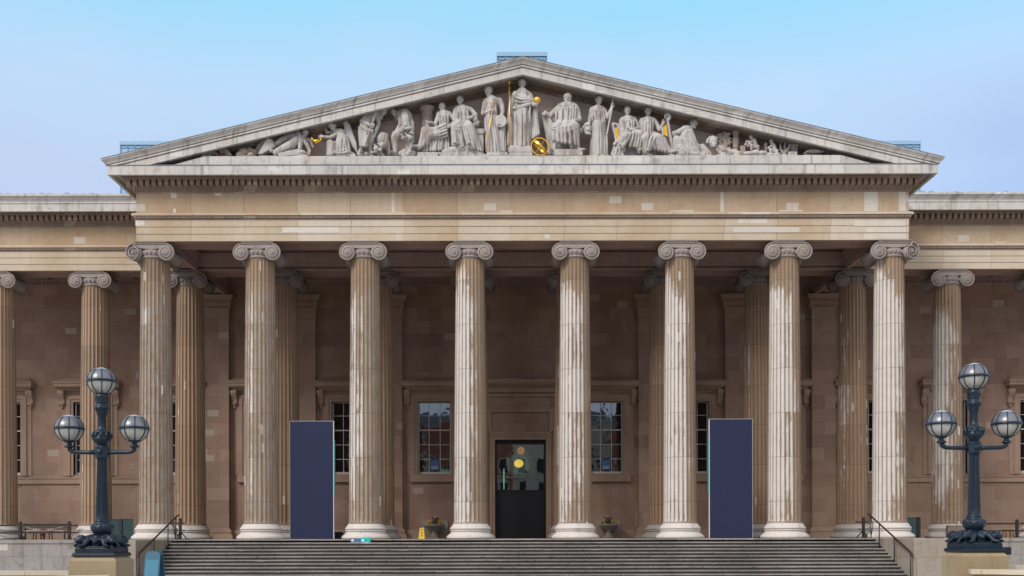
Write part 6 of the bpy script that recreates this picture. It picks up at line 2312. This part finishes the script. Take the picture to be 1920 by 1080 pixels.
statue(s, 'low carved rock under the two children in the right corner', 'carved_rock', 'carving', 'carved rocks in the pediment')
s = Sculpt(C5)
s.limb((1050, 430, .1, .09), (1052, 470, .08, .07), (1058, 520, .05, .05)); s.limb((1195, 420, .05, .03), (1200, 480, .0, .06), (1225, 520, -.05, .07)); s.limb((1245, 420, .1, .05), (1240, 500, .05, .08)); s.limb((1290, 435, 0, .05), (1270, 490, -.03, .07), (1230, 530, -.06, .06))
s.slab(1040, 1260, 535, 580, .0, .4, True)
statue(s, 'broken brown carved horns between the second child and the square block', 'carved_horns', 'carving', None, 'relief', .018)
s = Sculpt(C5)
s.slab(1280, 1365, 500, 580, -.2, .2, True); s.slab(1300, 1375, 425, 580, .2, .5, True)
statue(s, 'square carved stone block in the right corner', 'carved_block', 'carving', None)
s = Sculpt(C5)
s.ell(s.p(1525, 505, 0), (.38, .2, .10)); s.limb((1450, 515, 0, .06), (1430, 525, 0, .03)); s.limb((1600, 510, 0, .05), (1620, 500, 0, .05)); s.limb((1445, 545, -.1, .06), (1640, 550, -.1, .06), (1700, 552, 0, .05)); s.slab(1430, 1720, 545, 580, -.15, .4, True)
statue(s, 'flat carved fish lying in the far right corner of the pediment', 'carved_fish', 'carving', None)


street_lamp(PL, 'dark blue iron lamp post with three glass globes on the left pedestal')
street_lamp(PR, 'dark blue iron lamp post with three glass globes on the right pedestal')


# ================================================================== rooftop lanterns
def roof_box(x0, x1, y0, y1, z0, z1, label):
    r = tag(empty('roof_lantern', ((x0 + x1) / 2, (y0 + y1) / 2, z0)), label, 'skylight', 'blue glazed boxes on the roof')
    hx, hy, h = (x1 - x0) / 2, (y1 - y0) / 2, z1 - z0
    m = MB(); m.box(-hx + 0.04, hx - 0.04, -hy + 0.04, hy - 0.04, 0, h - 0.22); m.build('glazing', M['skylight'], r)
    m = MB()
    n = max(3, int(2 * hx / 0.38))
    for i in range(n + 1):
        x = -hx + 2 * hx * i / n
        m.box(x - 0.025, x + 0.025, -hy, hy, 0, h - 0.2)
    m.box(-hx, hx, -hy, hy, h - 0.36, h - 0.30)
    m.build('frame', M['roof_lead'], r)
    m = MB(); m.box(-hx - 0.03, hx + 0.03, -hy - 0.03, hy + 0.03, h - 0.2, h)
    m.build('roof_slab', M['skylight'], r)


a = W(934, 98, 3.0); b = W(1027, 98, 3.0)
roof_box(a.x, b.x, 3.0, 5.5, T(0) - 0.9, a.z, 'pale blue glazed box on the roof behind the pediment peak')
a = W(227, 265, 9.0); roof_box(a.x, a.x + 3.2, 9.0, 12.0, ZTOP + 0.3, a.z, 'pale blue glazed box on the roof beyond the left pediment end')
b = W(1727, 264, 9.0); roof_box(b.x - 3.2, b.x, 9.0, 12.0, ZTOP + 0.3, b.z, 'pale blue glazed box on the roof beyond the right pediment end')

# small black floodlight behind the right pedestal
p = W(1886, 1040, -20.6)
r = tag(empty('floodlight', (p.x, -20.6, -1.9)), 'small black floodlight box peeping out behind the right lamp pedestal', 'floodlight')
m = MB(); m.bbox(-0.10, 0.10, -0.08, 0.08, p.z + 1.9, p.z + 2.09, 0.015); m.build('housing', M['black'], r)
m = MB(); m.box(-0.03, 0.03, -0.03, 0.03, 0, p.z + 1.9); m.build('post', M['black'], r)

# ================================================================== the street opposite, mirrored in the door and windows
rnd = random.Random(4)
x = -48.0
kinds = ['brick', 'render', 'brick', 'render', 'brick', 'render']
lab = ['red brick terraced house facing the museum, leftmost of the row', 'pale stone terraced house facing the museum beside the leftmost brick one', 'red brick terraced house with pale bands opposite the entrance',
       'pale stone terraced house right of the entrance axis facing the museum', 'red brick terraced house facing the museum, second from the right', 'pale stone terraced house facing the museum, rightmost of the row']
for i in range(6):
    w_ = (15, 17, 16, 16, 15, 17)[i]
    h_ = (19, 21, 20.5, 22, 20, 20)[i]
    hb = tag(empty('terraced_house', (x + w_ / 2, -100, -1.9)), lab[i], 'house', 'terraced houses across the street')
    m = MB(); m.box(-w_ / 2, w_ / 2 - 0.05, -10, 0, 0, h_); m.build('wall', M[kinds[i]], hb)
    m = MB()
    for z in (4.2, 8.2, 12.0, h_ - 0.6): m.box(-w_ / 2, w_ / 2 - 0.05, 0.0, 0.35, z, z + 0.4)
    m.build('stone_band', M['render'], hb)
    m = MB(); m.prism_x([(-10, h_), (0, h_), (-2.5, h_ + 2.6), (-7.5, h_ + 2.6)], -w_ / 2, w_ / 2 - 0.05); m.build('roof', M['lead'], hb)
    nw = 5
    for fl, z in enumerate((1.2, 5.0, 9.0, 12.9)):
        for k in range(nw):
            xx = -w_ / 2 + w_ * (k + 0.5) / nw
            m = MB(); m.box(xx - 0.85, xx + 0.85, 0.0, 0.14, z - 0.2, z + 2.7)
            f = m.build('window', M['render'], hb)
            m = MB(); m.box(xx - 0.6, xx + 0.6, 0.14, 0.16, z, z + 2.4); m.build('pane', M['door_black'], f)
    x += w_
